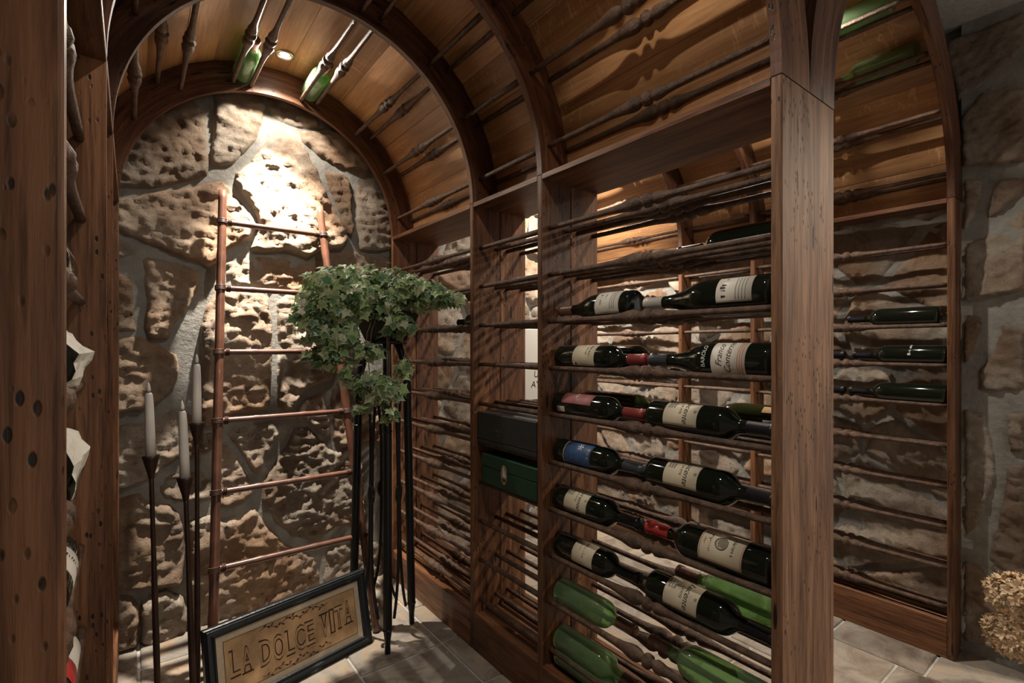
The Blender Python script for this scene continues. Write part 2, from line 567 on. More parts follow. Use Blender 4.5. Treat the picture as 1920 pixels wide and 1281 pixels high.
# camera model used only to turn tape-measured wall joints into wall coordinates
_s, _c = math.sin(0.652), math.cos(0.652)
def on_back(px, py, y=2.325):
    a, b = (px - 960) / 934.0, (651.0 - py) / 934.0
    t = y / (-a * _s + _c)
    return ((a * _c + _s) * t, 1.1127 + b * t)
def on_right(px, py, x=2.40):
    a, b = (px - 960) / 934.0, (651.0 - py) / 934.0
    t = x / (a * _c + _s)
    return ((-a * _s + _c) * t, 1.1127 + b * t)

# ------------------------------------------------------------------ the room
def struct(o):
    o['kind'] = 'structure'; return o

floor = struct(box('floor', -0.5, 4.2, -2.6, 2.5, -0.10, -0.006, M['grout'], bev=0))
ceiling = struct(box('ceiling', -0.5, 4.2, -2.6, 2.5, CEIL, CEIL + 0.08, M['plaster'], bev=0))
wall_back = struct(box('wall_back', -0.5, 4.2, YW, YW + 0.12, -0.1, CEIL, M['mortar'], bev=0))
wall_left = struct(box('wall_left', -0.30, -0.185, -2.6, YW, -0.1, CEIL, M['mortar'], bev=0))
wall_right = struct(box('wall_right', 2.455, 2.62, 0.16, YW, -0.1, CEIL, M['mortar'], bev=0))

box('mortar_bed', 2.418, 2.456, 0.160, 0.452, 0.0, CEIL, M['mortar'], wall_right, 0)

# floor tiles, laid in columns along the depth of the vaults
cols = [(-0.30, 0.02, 0.20, .56), (0.02, 0.32, 0.05, .42), (0.32, 0.615, 0.30, .46), (0.615, 0.93, 0.448, .60), (0.93, 1.235, 0.232, .285),
        (1.235, 1.53, 0.10, .42), (1.53, 1.83, 0.33, .6), (1.83, 2.135, 0.12, .45), (2.135, 2.44, 0.195, .299),
        (2.44, 2.78, 0.1, .6), (2.78, 3.1, 0.3, .6)]
for (x0, x1, off, stp) in cols:
    y = off - stp * 4
    while y < YW:
        a, b = max(y, -1.2), min(y + stp, YW)
        if b - a > 0.03 and b > -1.2:
            z = random.uniform(-0.0012, 0.0)
            box('tile', x0 + .0045, x1 - .0045, a + .0045, b - .0045, -0.012, z, M['tile'], floor, bev=0.003)
        y += stp

# back wall of the left vault, stone by stone
ST = [
 ([(215,350),(212,290),(240,235),(300,190),(360,180),(383,215),(388,250),(388,280),(393,295),(388,325),(370,332),(330,342),(290,350)], .036),
 ([(403,225),(402,260),(398,285),(397,300),(402,306),(425,308),(440,302),(455,285),(478,262),(490,235),(498,200),(495,165),(460,150),(405,160)], .034),
 ([(502,180),(540,180),(590,210),(602,236),(575,238),(545,232),(512,218)], .022),
 ([(565,246),(612,238),(655,255),(705,315),(690,322),(668,318),(640,312),(618,300),(600,290),(585,275),(570,262)], .034),
 ([(445,322),(470,304),(490,274),(520,252),(555,258),(578,285),(592,315),(605,345),(618,375),(632,400),(645,425),(652,452),(640,466),(600,470),(575,484),(540,470),(500,473),(470,468),(488,425),(478,395),(458,365),(442,340)], .058),
 ([(215,374),(265,366),(310,356),(350,351),(385,343),(415,337),(430,347),(450,375),(470,400),(482,422),(468,445),(440,460),(425,468),(412,488),(395,498),(342,480),(271,452),(215,430)], .048),
 ([(610,318),(655,327),(660,355),(663,400),(665,430),(660,448),(652,430),(642,405),(630,375),(617,345)], .03),
 ([(672,335),(692,326),(715,340),(745,385),(750,420),(750,455),(735,468),(700,471),(677,468),(674,430),(671,380)], .036),
 ([(625,472),(660,466),(680,478),(750,482),(750,540),(700,545),(640,545),(615,535),(612,500)], .03),
 ([(455,482),(500,480),(540,480),(575,494),(603,484),(608,530),(615,545),(560,546),(500,538),(445,533),(427,518),(427,492),(440,482)], .016),
 ([(271,481),(317,490),(350,500),(374,510),(372,542),(360,559),(348,585),(326,603),(318,618),(320,634),(281,636),(271,613),(277,563),(273,522)], .044),
 ([(212,443),(240,454),(254,472),(212,488)], .024),
 ([(212,508),(244,522),(248,563),(253,600),(253,621),(212,621)], .026),
 ([(410,544),(445,541),(485,547),(503,561),(509,600),(511,650),(509,700),(507,740),(502,768),(470,775),(430,779),(405,797),(385,802),(377,792),(374,760),(378,700),(376,650),(381,610),(390,572)], .056),
 ([(521,567),(540,552),(575,552),(620,560),(655,575),(660,650),(645,690),(620,713),(590,722),(570,732),(553,762),(540,771),(525,763),(523,700),(525,640)], .045),
 ([(212,637),(265,634),(300,650),(328,666),(334,690),(332,710),(322,733),(298,753),(270,767),(212,778)], .046),
 ([(212,800),(271,795),(295,791),(322,772),(333,773),(339,851),(333,860),(299,882),(287,896),(212,922)], .04),
 ([(347,775),(365,783),(374,803),(387,815),(403,811),(398,848),(375,848),(360,867),(347,857)], .028),
 ([(427,814),(450,803),(490,795),(518,797),(522,815),(507,845),(492,875),(483,888),(474,883),(456,850),(442,830)], .032),
 ([(553,806),(577,803),(600,823),(630,851),(655,838),(680,850),(690,985),(632,988),(610,1006),(577,1015),(547,1004),(520,982),(502,958),(494,940),(498,905),(517,872),(542,835)], .034),
 ([(558,775),(571,750),(603,740),(613,765),(619,790),(619,820),(605,812),(580,793),(562,793)], .04),
 ([(628,722),(660,702),(720,700),(720,830),(668,832),(640,840),(628,828),(631,780),(623,750)], .034),
 ([(212,938),(262,930),(280,947),(320,952),(336,967),(343,1000),(344,1050),(339,1098),(300,1101),(255,1105),(212,1111)], .052),
 ([(300,902),(330,878),(350,873),(393,863),(396,900),(395,938),(345,942),(312,935),(300,923)], .022),
 ([(357,978),(398,971),(425,978),(450,975),(478,958),(486,968),(508,998),(538,1023),(568,1037),(597,1052),(602,1100),(590,1195),(400,1195),(368,1195),(354,1100),(359,1040)], .032),
 ([(408,833),(425,833),(440,853),(468,900),(475,925),(458,943),(425,952),(406,947),(403,900)], .026),
 ([(212,1117),(245,1123),(260,1140),(258,1205),(212,1225)], .085),
 ([(266,1128),(310,1110),(342,1122),(352,1150),(350,1195),(300,1204),(264,1206)], .075),
 ([(615,1035),(655,1022),(720,1020),(720,1180),(600,1190),(608,1100)], .03),
]
back3d = lambda u, w, h: (u, YW - h, w)
for i, (poly, dep) in enumerate(ST):
    stone(shrink([on_back(*p) for p in poly], -.005), dep, back3d, wall_back, 0.0115, 0.020, seed=i + 1)
# stones of the back wall seen through the racks and in the right vault
for i, c in enumerate(voronoi(1.02, 2.42, 0.0, CEIL, .27, .24, 21)):
    stone(shrink(c, .008), .034, back3d, wall_back, 0.017, 0.016, seed=100 + i)

right3d = lambda u, w, h: (2.455 - h, u, w)
SR = [
 [(1768,80),(1925,12),(1925,85),(1862,137),(1790,192),(1775,130)],
 [(1795,228),(1832,168),(1925,100),(1925,300),(1860,310),(1802,312)],
 [(1802,332),(1850,332),(1836,380),(1815,428),(1802,434)],
 [(1870,332),(1925,326),(1925,360),(1852,418),(1842,414),(1857,375)],
 [(1802,455),(1860,434),(1925,378),(1925,545),(1860,557),(1802,563)],
 [(1802,587),(1843,592),(1843,620),(1815,682),(1802,684)],
 [(1875,597),(1925,615),(1925,735),(1827,735),(1833,690),(1862,650)],
 [(1802,765),(1848,775),(1866,850),(1870,890),(1848,960),(1828,1000),(1802,1015)],
 [(1880,775),(1925,770),(1925,850),(1890,850)],
 [(1888,872),(1925,866),(1925,1090),(1852,1082),(1846,1040),(1866,980)],
 [(1802,1050),(1838,1062),(1858,1100),(1925,1110),(1925,1240),(1802,1205)],
]
for i, poly in enumerate(SR):
    stone(shrink([on_right(*p) for p in poly], -.003), .082, right3d, wall_right, 0.0105, 0.014, seed=200 + i)
for i, c in enumerate(voronoi(0.455, YW, 0.0, CEIL, .30, .21, 33)):
    stone(shrink(c, .008), .020, right3d, wall_right, 0.016, 0.010, seed=300 + i)
for i, c in enumerate(voronoi(0.165, 0.275, 0.0, CEIL, .26, .26, 35)):
    stone(shrink(c, .010), .055, right3d, wall_right, 0.022, 0.014, seed=400 + i)
left3d = lambda u, w, h: (-0.185 + h, u, w)
for i, c in enumerate(voronoi(0.3, YW, 0.0, CEIL, .32, .26, 37)):
    stone(shrink(c, .011), .018, left3d, wall_left, 0.030, 0.006, seed=500 + i)

# ------------------------------------------------------------------ wrought-iron rods
def rod_mesh(name, L, knob, seg=10):
    if knob:
        m = L * 0.5
        prof = [(0, .0072), (.03, .0074), (m - .16, .0078), (m - .115, .0088), (m - .085, .0112), (m - .064, .0155), (m - .052, .0160), (m - .044, .0112),
                (m - .039, .0110), (m - .033, .0178), (m - .026, .0195), (m - .018, .0180), (m - .013, .0118), (m - .006, .0116), (m + .004, .0172),
                (m + .016, .0190), (m + .032, .0172), (m + .056, .0126), (m + .090, .0098), (m + .14, .0084), (L - .02, .0080), (L, .0078)]
    else:
        prof = [(0, .0072), (.04, .0075), (L * .5, .0085), (L * .75, .0092), (L, .0098)]
    v, f = lathe_vf(prof, seg, 'y')
    v2 = []
    for p in v:
        q = noise.noise(Vector((p[0] * 60, p[1] * 45, p[2] * 60)))
        k = 1 + 0.10 * q
        v2.append((p[0] * k, p[1], p[2] * k))
    me = bpy.data.meshes.new(name)
    me.from_pydata(v2, [], f); me.update()
    bm = bmesh.new(); bm.from_mesh(me); bmesh.ops.recalc_face_normals(bm, faces=bm.faces); bm.to_mesh(me); bm.free()
    for p in me.polygons: p.use_smooth = True
    me.materials.append(M['iron'])
    return me
ROD = [rod_mesh('rod', b - a, k) for (a, b), k in zip(SPANS, (True, False, True))]

def place_rod(span, x, z, parent, flip=False):
    o = bpy.data.objects.new('rod', ROD[span])
    COL.objects.link(o)
    o.parent = parent
    a, b = SPANS[span]
    o.location = (x, b if flip else a, z)
    o.rotation_euler = (random.uniform(-.15, .15) * 0, random.uniform(0, 6.28), 0)
    if flip: o.scale = (1, -1, 1)
    return o

# ------------------------------------------------------------------ racks
def rack(name, x0, x1, rod_x, label, boards):
    t = empty(name, (0, 0, 0), label, 'wine rack')
    w = (x1 - x0) / boards
    for i, y in enumerate(YS):
        nb_ = 1 if (i == 0 and boards == 2) else boards
        w = (x1 - x0) / nb_
        for k in range(nb_):
            mat = M['old_z'] if (i == 0 and boards == 2) else M['wood_z']
            box('panel_board', x0 + k * w + (.0004 if k else 0), x0 + (k + 1) * w - .0004, y, y + TH, 0.0, ZS, mat, t, 0.003)
    for (a, b) in SPANS:
        box('top_shelf', x0, x1, a, b, ZS - ZT, ZS, M['wood_y'], t, 0.0012)
        n = 2 * boards + 1
        sw = (x1 - x0 - .05) / n
        for k in range(n):
            box('base_slat', x0 + .022 + k * sw + .002, x0 + .022 + (k + 1) * sw - .002, a, b, .112, .128 + (.006 if k % 2 else 0), M['wood_y'], t, 0.002)
        box('plinth', x0 + .001, x0 + .021, a, b, 0.0, .134, M['wood_y'], t, 0.0015)
        box('plinth', x1 - .021, x1 - .001, a, b, 0.0, .134, M['wood_y'], t, 0.0015)
    for s in range(3):
        for r, z in enumerate(ROWS):
            for x in rod_x:
                place_rod(s, x + random.uniform(-.002, .002), z + random.uniform(-.002, .002), t, flip=(s == 1))
    return t

rack('wine_rack', XA, XR, (1.034, 1.104, 1.157, 1.227), 'tall two-sided walnut wine rack in the middle, between the two vaults', 2)
rack('wine_rack', XB, 2.400, (2.326, 2.380), 'shallow walnut wine rack against the right-hand stone wall', 1)
rack('wine_rack', -0.165, XL, (-0.135, -0.072), 'walnut wine rack at the left edge with paper-wrapped bottles', 1)

# ------------------------------------------------------------------ barrel vaults
PAIRS = [(0.097, 0.160, 0.532), (0.336, 0.408, 0.445), (0.475, 0.548, 0.295), (0.548, 0.622, 0.093)]
def rib(cx, r, y, parent):
    n = 72
    v, f, uvs = [], [], []
    ro = r + RO - .001
    for i in range(n + 1):
        a = math.pi * i / n
        for rad in (r, ro):
            for yy in (y, y + TH):
                v.append((cx + rad * math.cos(a), yy, ZS + rad * math.sin(a)))
    me = bpy.data.meshes.new('rib')
    for i in range(n):
        b, c = 4 * i, 4 * (i + 1)
        f += [(b, c, c + 2, b + 2), (b + 1, b + 3, c + 3, c + 1), (b, b + 1, c + 1, c), (b + 2, c + 2, c + 3, b + 3)]
    f += [(0, 2, 3, 1), (4 * n, 4 * n + 1, 4 * n + 3, 4 * n + 2)]
    me.from_pydata(v, [], f); me.update()
    uv = me.uv_layers.new(name='UVMap')
    for p in me.polygons:
        for li in p.loop_indices:
            q = Vector(me.vertices[me.loops[li].vertex_index].co)
            d = Vector((q.x - cx, q.z - ZS)); a = math.atan2(d.y, d.x)
            uv.data[li].uv = (a * r, d.length + (q.y - y))
    bm = bmesh.new(); bm.from_mesh(me); bmesh.ops.recalc_face_normals(bm, faces=bm.faces); bm.to_mesh(me); bm.free()
    return link('rib', me, M['rib'], parent)

def vault(cx, r, label):
    t = empty('barrel_vault', (0, 0, 0), label, 'vault')
    for y in YS: rib(cx, r, y, t)
    rp = r + RO - .0085
    rs = random.Random(int(cx * 100))
    for si, (a, b) in enumerate(SPANS):
        # planks of uneven width round the half circle
        cuts = [0.0]
        while cuts[-1] < 180:
            cuts.append(cuts[-1] + rs.uniform(8.5, 14.5))
        k = 180 / cuts[-1]
        cuts = [c * k for c in cuts]
        for i in range(len(cuts) - 1):
            g = 0.055
            a0, a1 = R(cuts[i] + g), R(cuts[i + 1] - g)
            rr = rp + rs.uniform(-.0012, .0012)
            P4 = [(cx + q * math.cos(w), ZS + q * math.sin(w)) for q, w in ((rr, a0), (rr, a1), (rr + .006, a1), (rr + .006, a0))]
            v = [(x, y, z) for y in (a - .011, b + .011) for x, z in P4]
            f = [(0, 1, 2, 3), (7, 6, 5, 4), (0, 4, 5, 1), (1, 5, 6, 2), (2, 6, 7, 3), (3, 7, 4, 0)]
            pydata('plank', v, f, M['oak'], t, fix=True)
        for d0, d1, dz in PAIRS:
            for sg in (1, -1):
                for d in (d0, d1):
                    q = r / 0.518
                    place_rod(si, cx + sg * d * q, ZS + dz * (q if dz < .5 else 1), t, flip=(si == 1))
    return t
vault(CA, RA, 'left barrel vault of oak staves over the ladder')
vault(CB, RB, 'right barrel vault of oak staves beyond the middle rack')

# ------------------------------------------------------------------ lamps
def spot_lamp(x, y, z, label, w, ceiling_lamp=False, beam=80, beam_k=1.2, aim=None, color=WARM, spill=1.0, spill_aim=None):
    aim = aim or (x, y + .02, 0)
    spill_aim = spill_aim or (x, y + .02, 0)
    t = empty('recessed_spotlight', (x, y, z), label, 'lamp', 'recessed spotlights')
    seg = 24
    ring = lathe_vf([(0, .030), (.003, .034), (.010, .034), (.010, .026), (0, .026)], seg, 'z', (0, 0, 0), -1)
    o = pydata('trim_ring', ring[0], ring[1][:-2], M['steel'], t, True)
    lathe('bulb', [(0, .014), (.006, .018), (.012, .015), (.015, .006)], M['bulb'], t, 16, 'z', (0, 0, .006), -1)
    for nm, size, blend, k in (('spotlight_spill', 156, .3, spill), ('spotlight_beam', beam, 1.0, beam_k)):
        if k <= 0: continue
        ld = bpy.data.lights.new(nm, 'SPOT')
        ld.energy = w * k; ld.color = color; ld.shadow_soft_size = 0.014 if not ceiling_lamp else 0.05
        ld.spot_size = R(size); ld.spot_blend = blend
        lo = bpy.data.objects.new(nm, ld)
        COL.objects.link(lo)
        lo.location = (x, y, z - .026)
        dv = Vector(aim if nm == 'spotlight_beam' else spill_aim) - lo.location
        if True:
            lo.rotation_euler = dv.to_track_quat('-Z', 'Y').to_euler()
    return t
VZ = ZS + .6345
spot_lamp(CA, 2.12, VZ - .001, 'small lit spotlight in the left vault, above the ladder', VAULT_W, aim=(.51, 2.33, .80), beam=56, beam_k=7.5, spill=.50, spill_aim=(CA, 1.55, 0))
spot_lamp(CA, 0.66, VZ - .001, 'added fill spotlight in the near bay of the left vault', VAULT_W * .35)  # added fill light: this bay has no lamp of its own
spot_lamp(CB, 2.05, VZ + .011, 'recessed spotlight in the far bay of the right vault', VAULT_W, aim=(2.36, 2.0, 1.25), beam=90, beam_k=3.5)
spot_lamp(CB, 0.80, VZ + .011, 'recessed spotlight in the near bay of the right vault', VAULT_W * .6)
rl = spot_lamp(2.8, -0.55, CEIL - .115, 'small hanging lamp in the front room, near the right wall', ROOM_W * .75, True, beam_k=0, color=(1.0, .83, .65))
rl.name = 'hanging_lamp'
del rl['group']
lathe('stem', [(0, .008), (.114, .008)], M['steel'], rl, 12, 'z')

spot_lamp(1.25, -0.95, CEIL - .001, 'added fill spotlight in the flat ceiling behind the viewer', ROOM_W * .09, True, beam_k=0)  # unseen lamp added to light the front posts from above

# ------------------------------------------------------------------ lettering
def text_mesh(body, size, shear=0.0, outline=0.0):
    cu = bpy.data.curves.new('lettering', 'FONT')
    cu.body = body; cu.size = size; cu.shear = shear
    cu.align_x = 'CENTER'; cu.align_y = 'CENTER'
    cu.offset = outline
    cu.resolution_u = 3
    o = bpy.data.objects.new('lettering_tmp', cu)
    COL.objects.link(o)
    bpy.context.view_layer.update()
    me = bpy.data.meshes.new_from_object(o.evaluated_get(bpy.context.evaluated_depsgraph_get()))
    bpy.data.objects.remove(o); bpy.data.curves.remove(cu)
    V = [tuple(v.co) for v in me.vertices]; F = [tuple(p.vertices) for p in me.polygons]
    bpy.data.meshes.remove(me)
    return V, F

def worn_marks(n, size, seed):
    # print too worn or small to read: a row of short strokes
    rs_ = random.Random(seed)
    V, F = [], []
    w = size * .55
    for k in range(n):
        x0 = (k - n / 2) * w
        h = size * rs_.uniform(.30, .62)
        for a in range(rs_.choice((1, 2, 2))):
            x = x0 + a * w * .45 + rs_.uniform(0, .1) * w
            y = -size * .3 + rs_.uniform(0, .15) * size
            o = len(V)
            V += [(x, y, 0), (x + w * .2, y, 0), (x + w * .2 + rs_.uniform(-.2, .2) * w, y + h, 0), (x + rs_.uniform(-.2, .2) * w, y + h, 0)]
            F.append((o, o + 1, o + 2, o + 3))
    return V, F

# ------------------------------------------------------------------ bottles
PROF = {
 'bordeaux': lambda L, r: [(0, r * .80), (.004, r * .97), (.012, r), (L * .60, r), (L * .64, r * .97), (L * .675, r * .86), (L * .705, r * .66), (L * .73, r * .46), (L * .755, r * .385), (L * .80, r * .37), (L * .955, r * .35), (L * .957, r * .40), (L * .995, r * .40), (L, r * .36)],
 'burgundy': lambda L, r: [(0, r * .80), (.004, r * .97), (.012, r), (L * .44, r), (L * .50, r * .965), (L * .56, r * .86), (L * .62, r * .69), (L * .68, r * .53), (L * .74, r * .42), (L * .80, r * .37), (L * .955, r * .34), (L * .957, r * .385), (L * .995, r * .385), (L, r * .35)],
}
def bottle(label, x, y0, d, z, kind='bordeaux', L=.30, r=.038, glass='dark_glass', cap='cap_black', cap_from=.80,
           lab=None, texts=(), bands=(), group='wine bottles lying in the racks', tilt=0.0, cork=False):
    """x, z: axis; y0: base; d=+1 neck away from the viewer, -1 neck towards."""
    t = empty('wine_bottle', (x, y0, z), label, 'bottle', group)
    t.rotation_euler = (tilt, 0, 0)
    prof = PROF[kind](L, r)
    if glass == 'green_glass':
        inner = [(s, q - .0028) for s, q in prof[2:]]
        inner = [(s, q) for s, q in inner if s < L * .99]
        full = prof + [(L * .992, prof[-1][1] - .004)] + inner[::-1] + [(.016, r * .5)]
        v, f = lathe_vf(full, 24, 'y', (0, 0, 0), d)
        pydata('glass', v, f, M[glass], t, True, fix=True)
    else:
        lathe('glass', prof, M[glass], t, 28, 'y', (0, 0, 0), d)
    if cap:
        cp = [(L * cap_from, 0)] + [(s, q + .0008) for s, q in prof if s > L * cap_from]
        def rad(s):
            for (s0, r0), (s1, r1) in zip(prof, prof[1:]):
                if s0 <= s <= s1: return r0 + (r1 - r0) * (s - s0) / max(1e-6, s1 - s0)
            return prof[-1][1]
        cp[0] = (L * cap_from, rad(L * cap_from) + .0008)
        cp.append((L + .0012, prof[-1][1] * .9))
        lathe('capsule', cp, M[cap], t, 20, 'y', (0, 0, 0), d)
    if cork:
        lathe('cork', [(L * .97, prof[-1][1] * .72), (L + .006, prof[-1][1] * .78), (L + .007, prof[-1][1] * .6)], M['cork'], t, 16, 'y', (0, 0, 0), d)
    def pos(phi, s, rr):
        return (-rr * math.cos(phi), d * s, rr * math.sin(phi))
    def patch(name, s0, s1, p0, p1, mat, parent, e):
        n = 14
        v, f = [], []
        for i in range(n + 1):
            ph = R(p0 + (p1 - p0) * i / n)
            for s, q in ((s0, r + e), (s1, r + e), (s1, r + e - .0006), (s0, r + e - .0006)): v.append(pos(ph, s, q))
        for i in range(n):
            b, c = 4 * i, 4 * i + 4
            f += [(b, c, c + 1, b + 1), (b + 2, c + 2, c + 3, b + 3), (b, b + 3, c + 3, c), (b + 1, c + 1, c + 2, b + 2)]
        f += [(0, 1, 2, 3), (4 * n, 4 * n + 3, 4 * n + 2, 4 * n + 1)]
        return pydata(name, v, f, M[mat], parent, True, fix=True)
    lo = None
    if lab:
        s0, s1, pc, pw, mat = lab
        lo = patch('label', s0, s1, pc - pw, pc + pw, mat, t, .0008)
    for s0, s1, pc, pw, mat in bands:
        patch('printed_band', s0, s1, pc - pw, pc + pw, mat, lo or t, .0011)
    for body, size, s, pc, mat, shear in texts:
        V, F = worn_marks(body, size, int(s * 9999)) if isinstance(body, int) else text_mesh(body, size, shear)
        vv = [pos(R(pc) + d * p[0] / r, s + p[1], r + .0013) for p in V]
        pydata('lettering', vv, F, M[mat], lo or t)
    return t

LIFT = 0.0325
XF, XK = 1.069, 1.192
def zr(row): return ROWS[row - 1] + LIFT

lucente = dict(L=.312, r=.0405, lab=(.058, .148, 48, 62, 'cream'),
               texts=(('Lucente', .021, .118, 44, 'ink', .35), ('LA VITE', .0085, .102, 46, 'ink_brown', 0), ('*', .020, .137, 38, 'ink', 0)),
               bands=((.066, .070, 62, 16, 'ink_grey'), (.073, .077, 62, 16, 'ink_grey'), (.080, .084, 62, 16, 'ink_grey')))
bottle('white-labelled burgundy bottle in the third row, its base turned to the viewer', XF, .852, 1, zr(3), 'burgundy', .295, .041, cap='cap_brown', cap_from=.80,
       lab=(.030, .115, 30, 60, 'white_paper'), texts=((5, .012, .095, 30, 'ink_brown', 0), (3, .010, .078, 40, 'ink_grey', 0)),
       bands=((.045, .047, 30, 40, 'ink_grey'), (.052, .054, 30, 40, 'ink_grey'), (.059, .061, 30, 40, 'ink_grey')))
bottle('large burgundy bottle with white capsule in the third row beside the front post', XF, .487, 1, zr(3), 'burgundy', .335, .0435, cap='cap_white', cap_from=.83,
       lab=(.035, .115, 22, 42, 'white_paper'), texts=((1, .012, .095, 55, 'ink', 0), (3, .022, .098, 20, 'ink', .2)),
       bands=((.048, .050, 22, 34, 'ink_grey'), (.055, .057, 22, 34, 'ink_grey'), (.062, .064, 22, 34, 'ink_grey'), (.069, .071, 22, 34, 'ink_grey')))
bottle('dark bottle with cream label and red capsule in the fourth row', XF, 1.143, -1, zr(4), 'bordeaux', .325, .0385, cap='cap_red', cap_from=.82,
       lab=(.085, .170, 30, 62, 'cream'), texts=((7, .011, .150, 40, 'ink', .2), (5, .009, .137, 35, 'ink_brown', 0)), bands=((.095, .102, -22, 5, 'ink_brown'),))
bottle('burgundy bottle lettered BAROLO with slate capsule in the fourth row', XF, .487, 1, zr(4), 'burgundy', .318, .0425, cap='cap_grey', cap_from=.83,
       lab=(.050, .128, 20, 75, 'white_paper'),
       texts=(('Franco', .020, .108, 24, 'ink_brown', .4), ('Conterno', .020, .088, 20, 'ink_brown', .4), ('BAROLO', .0135, .146, 20, 'ink_white', 0)),
       bands=((.056, .0575, 20, 60, 'ink_red'), (.061, .0625, 20, 60, 'ink_red'), (.066, .0675, 20, 60, 'ink_red')))
bottle('dark bottle with rose-coloured label and red capsule in the fifth row', XF, 1.153, -1, zr(5), 'bordeaux', .328, .0385, cap='cap_red', cap_from=.80,
       lab=(.045, .165, 50, 34, 'pink_paper'), texts=((4, .014, .100, 60, 'ink_white', .3),), bands=((.030, .062, -12, 12, 'white_paper'),))
bottle('dark bottle with blue label in the sixth row', XF, 1.150, -1, zr(6), 'bordeaux', .322, .0385, cap='cap_grey', cap_from=.80,
       lab=(.060, .160, 35, 70, 'blue_paper'), texts=((5, .014, .150, 30, 'gold', 0), ('*', .05, .105, 52, 'ink_white', 0)), bands=((.052, .057, 35, 70, 'ink_grey'),))
bottle('dark bottle with cream script label in the seventh row, neck pointing out', XF, 1.150, -1, zr(7), 'bordeaux', .312, .0405, cap='cap_black', **{k: v for k, v in lucente.items() if k not in ('L', 'r')})
bottle('dark bottle with narrow cream label in the eighth row, neck pointing out', XF, 1.146, -1, zr(8), 'bordeaux', .305, .0385, cap='cap_black',
       lab=(.085, .165, 42, 66, 'cream'), texts=((7, .013, .128, 46, 'ink_grey', .3), (5, .008, .112, 46, 'ink_grey', 0)))
bottle('large dark bottle lettered Lucente in the fifth row, beside the orange-labelled bottle', XF, .800, -1, zr(5) + .002, cap='cap_black', **lucente)
bottle('large dark bottle lettered Lucente in the sixth row, next to the blue-labelled bottle', XF, .800, -1, zr(6) + .002, cap='cap_black', **lucente)
bottle('large dark bottle lettered Lucente in the eighth row, in front of a green bottle', XF, .800, -1, zr(8) + .002, cap='cap_black', **lucente)
seven = bottle('dark bottle with red wax neck and round emblem label in the seventh row', XF, .487, 1, zr(7) + .002, 'bordeaux', .330, .0415, cap='cap_wax', cap_from=.79,
       lab=(.058, .160, 42, 60, 'cream'), texts=((6, .013, .082, 48, 'ink', .2), (9, .0095, .135, 46, 'ink', 0), (4, .007, .148, 42, 'ink_red', 0)),
       bands=((.060, .0615, 42, 56, 'ink_red'), (.1565, .158, 42, 56, 'ink_red'), (.060, .158, -13, .8, 'ink_red')))
# round emblem on that label
def emblem(t, r, s, pc, d):
    parts = []
    for (ra, rb, n) in ((.0150, .0130, 28), (.0115, .0108, 28)):
        v, f = [], []
        for i in range(n):
            a = 2 * math.pi * i / n
            for q in (ra, rb): v.append((q * math.cos(a), q * math.sin(a), 0))
        for i in range(n):
            j = (i + 1) % n
            f.append((2 * i, 2 * j, 2 * j + 1, 2 * i + 1))
        parts.append((v, f))
    for k in range(7):
        x = -.008 + k * .0027
        hgt = math.sqrt(max(0, .0105 ** 2 - x * x))
        parts.append(([(x, -hgt, 0), (x + .0013, -hgt, 0), (x + .0013, hgt * .8, 0), (x, hgt * .8, 0)], [(0, 1, 2, 3)]))
    V, F = merge(parts)
    lab = [c for c in t.children if c.name.startswith('label')][0]
    pydata('emblem', [(-(r + .0014) * math.cos(R(pc) + d * p[0] / r), d * (s + p[1]), (r + .0014) * math.sin(R(pc) + d * p[0] / r)) for p in V], F, M['ink'], lab)
emblem(seven, .0415, .109, 46, 1)
bottle('empty green bottle with a cork in the ninth row, left half', XF, 1.148, -1, zr(9), 'bordeaux', .290, .0385, 'green_glass', 'cap_brown', .80, cork=True)
bottle('empty green bottle with brown capsule in the ninth row beside the front post', XF, .482, 1, zr(9), 'bordeaux', .325, .0415, 'green_glass', 'cap_brown', .82)
bottle('empty green bottle in the tenth row, left half', XF, 1.148, -1, zr(10), 'bordeaux', .300, .0385, 'green_glass', 'cap_brown', .84)
bottle('empty green bottle lying on the rack base under the lowest rods', 1.062, 1.140, -1, .134 + .0385 - .008, 'bordeaux', .300, .036, 'green_glass', None)
# second lane, towards the right vault
bottle('plain black bottle in the second row, half hidden by the iron rods', XK, .487, 1, zr(2), 'bordeaux', .32, .040)
bottle('unlabelled dark bottle behind the red-capped bottle of the fourth row', XK, 1.150, -1, zr(4), 'bordeaux', .325, .0385, cap='cap_black')
bottle('unlabelled olive bottle behind the rose-labelled bottle of the fifth row', XK, 1.150, -1, zr(5), 'bordeaux', .325, .0385, 'olive_glass')
bottle('olive bottle with orange label and barcode in the fifth row, behind the front post', XK, .482, 1, zr(5), 'burgundy', .325, .0415, 'olive_glass',
       lab=(.030, .085, 52, 14, 'orange_paper'), bands=((.030, .078, 0, 14, 'white_paper'),) )
bottle('empty green bottle with brown capsule in the eighth row, behind a dark labelled bottle', XK, .485, 1, zr(8), 'bordeaux', .325, .0415, 'green_glass', 'cap_brown', .80)
bottle('dark bottle in the far bay of the middle rack, behind the ivy', XK, 1.66, 1, zr(3), 'bordeaux', .30, .038)
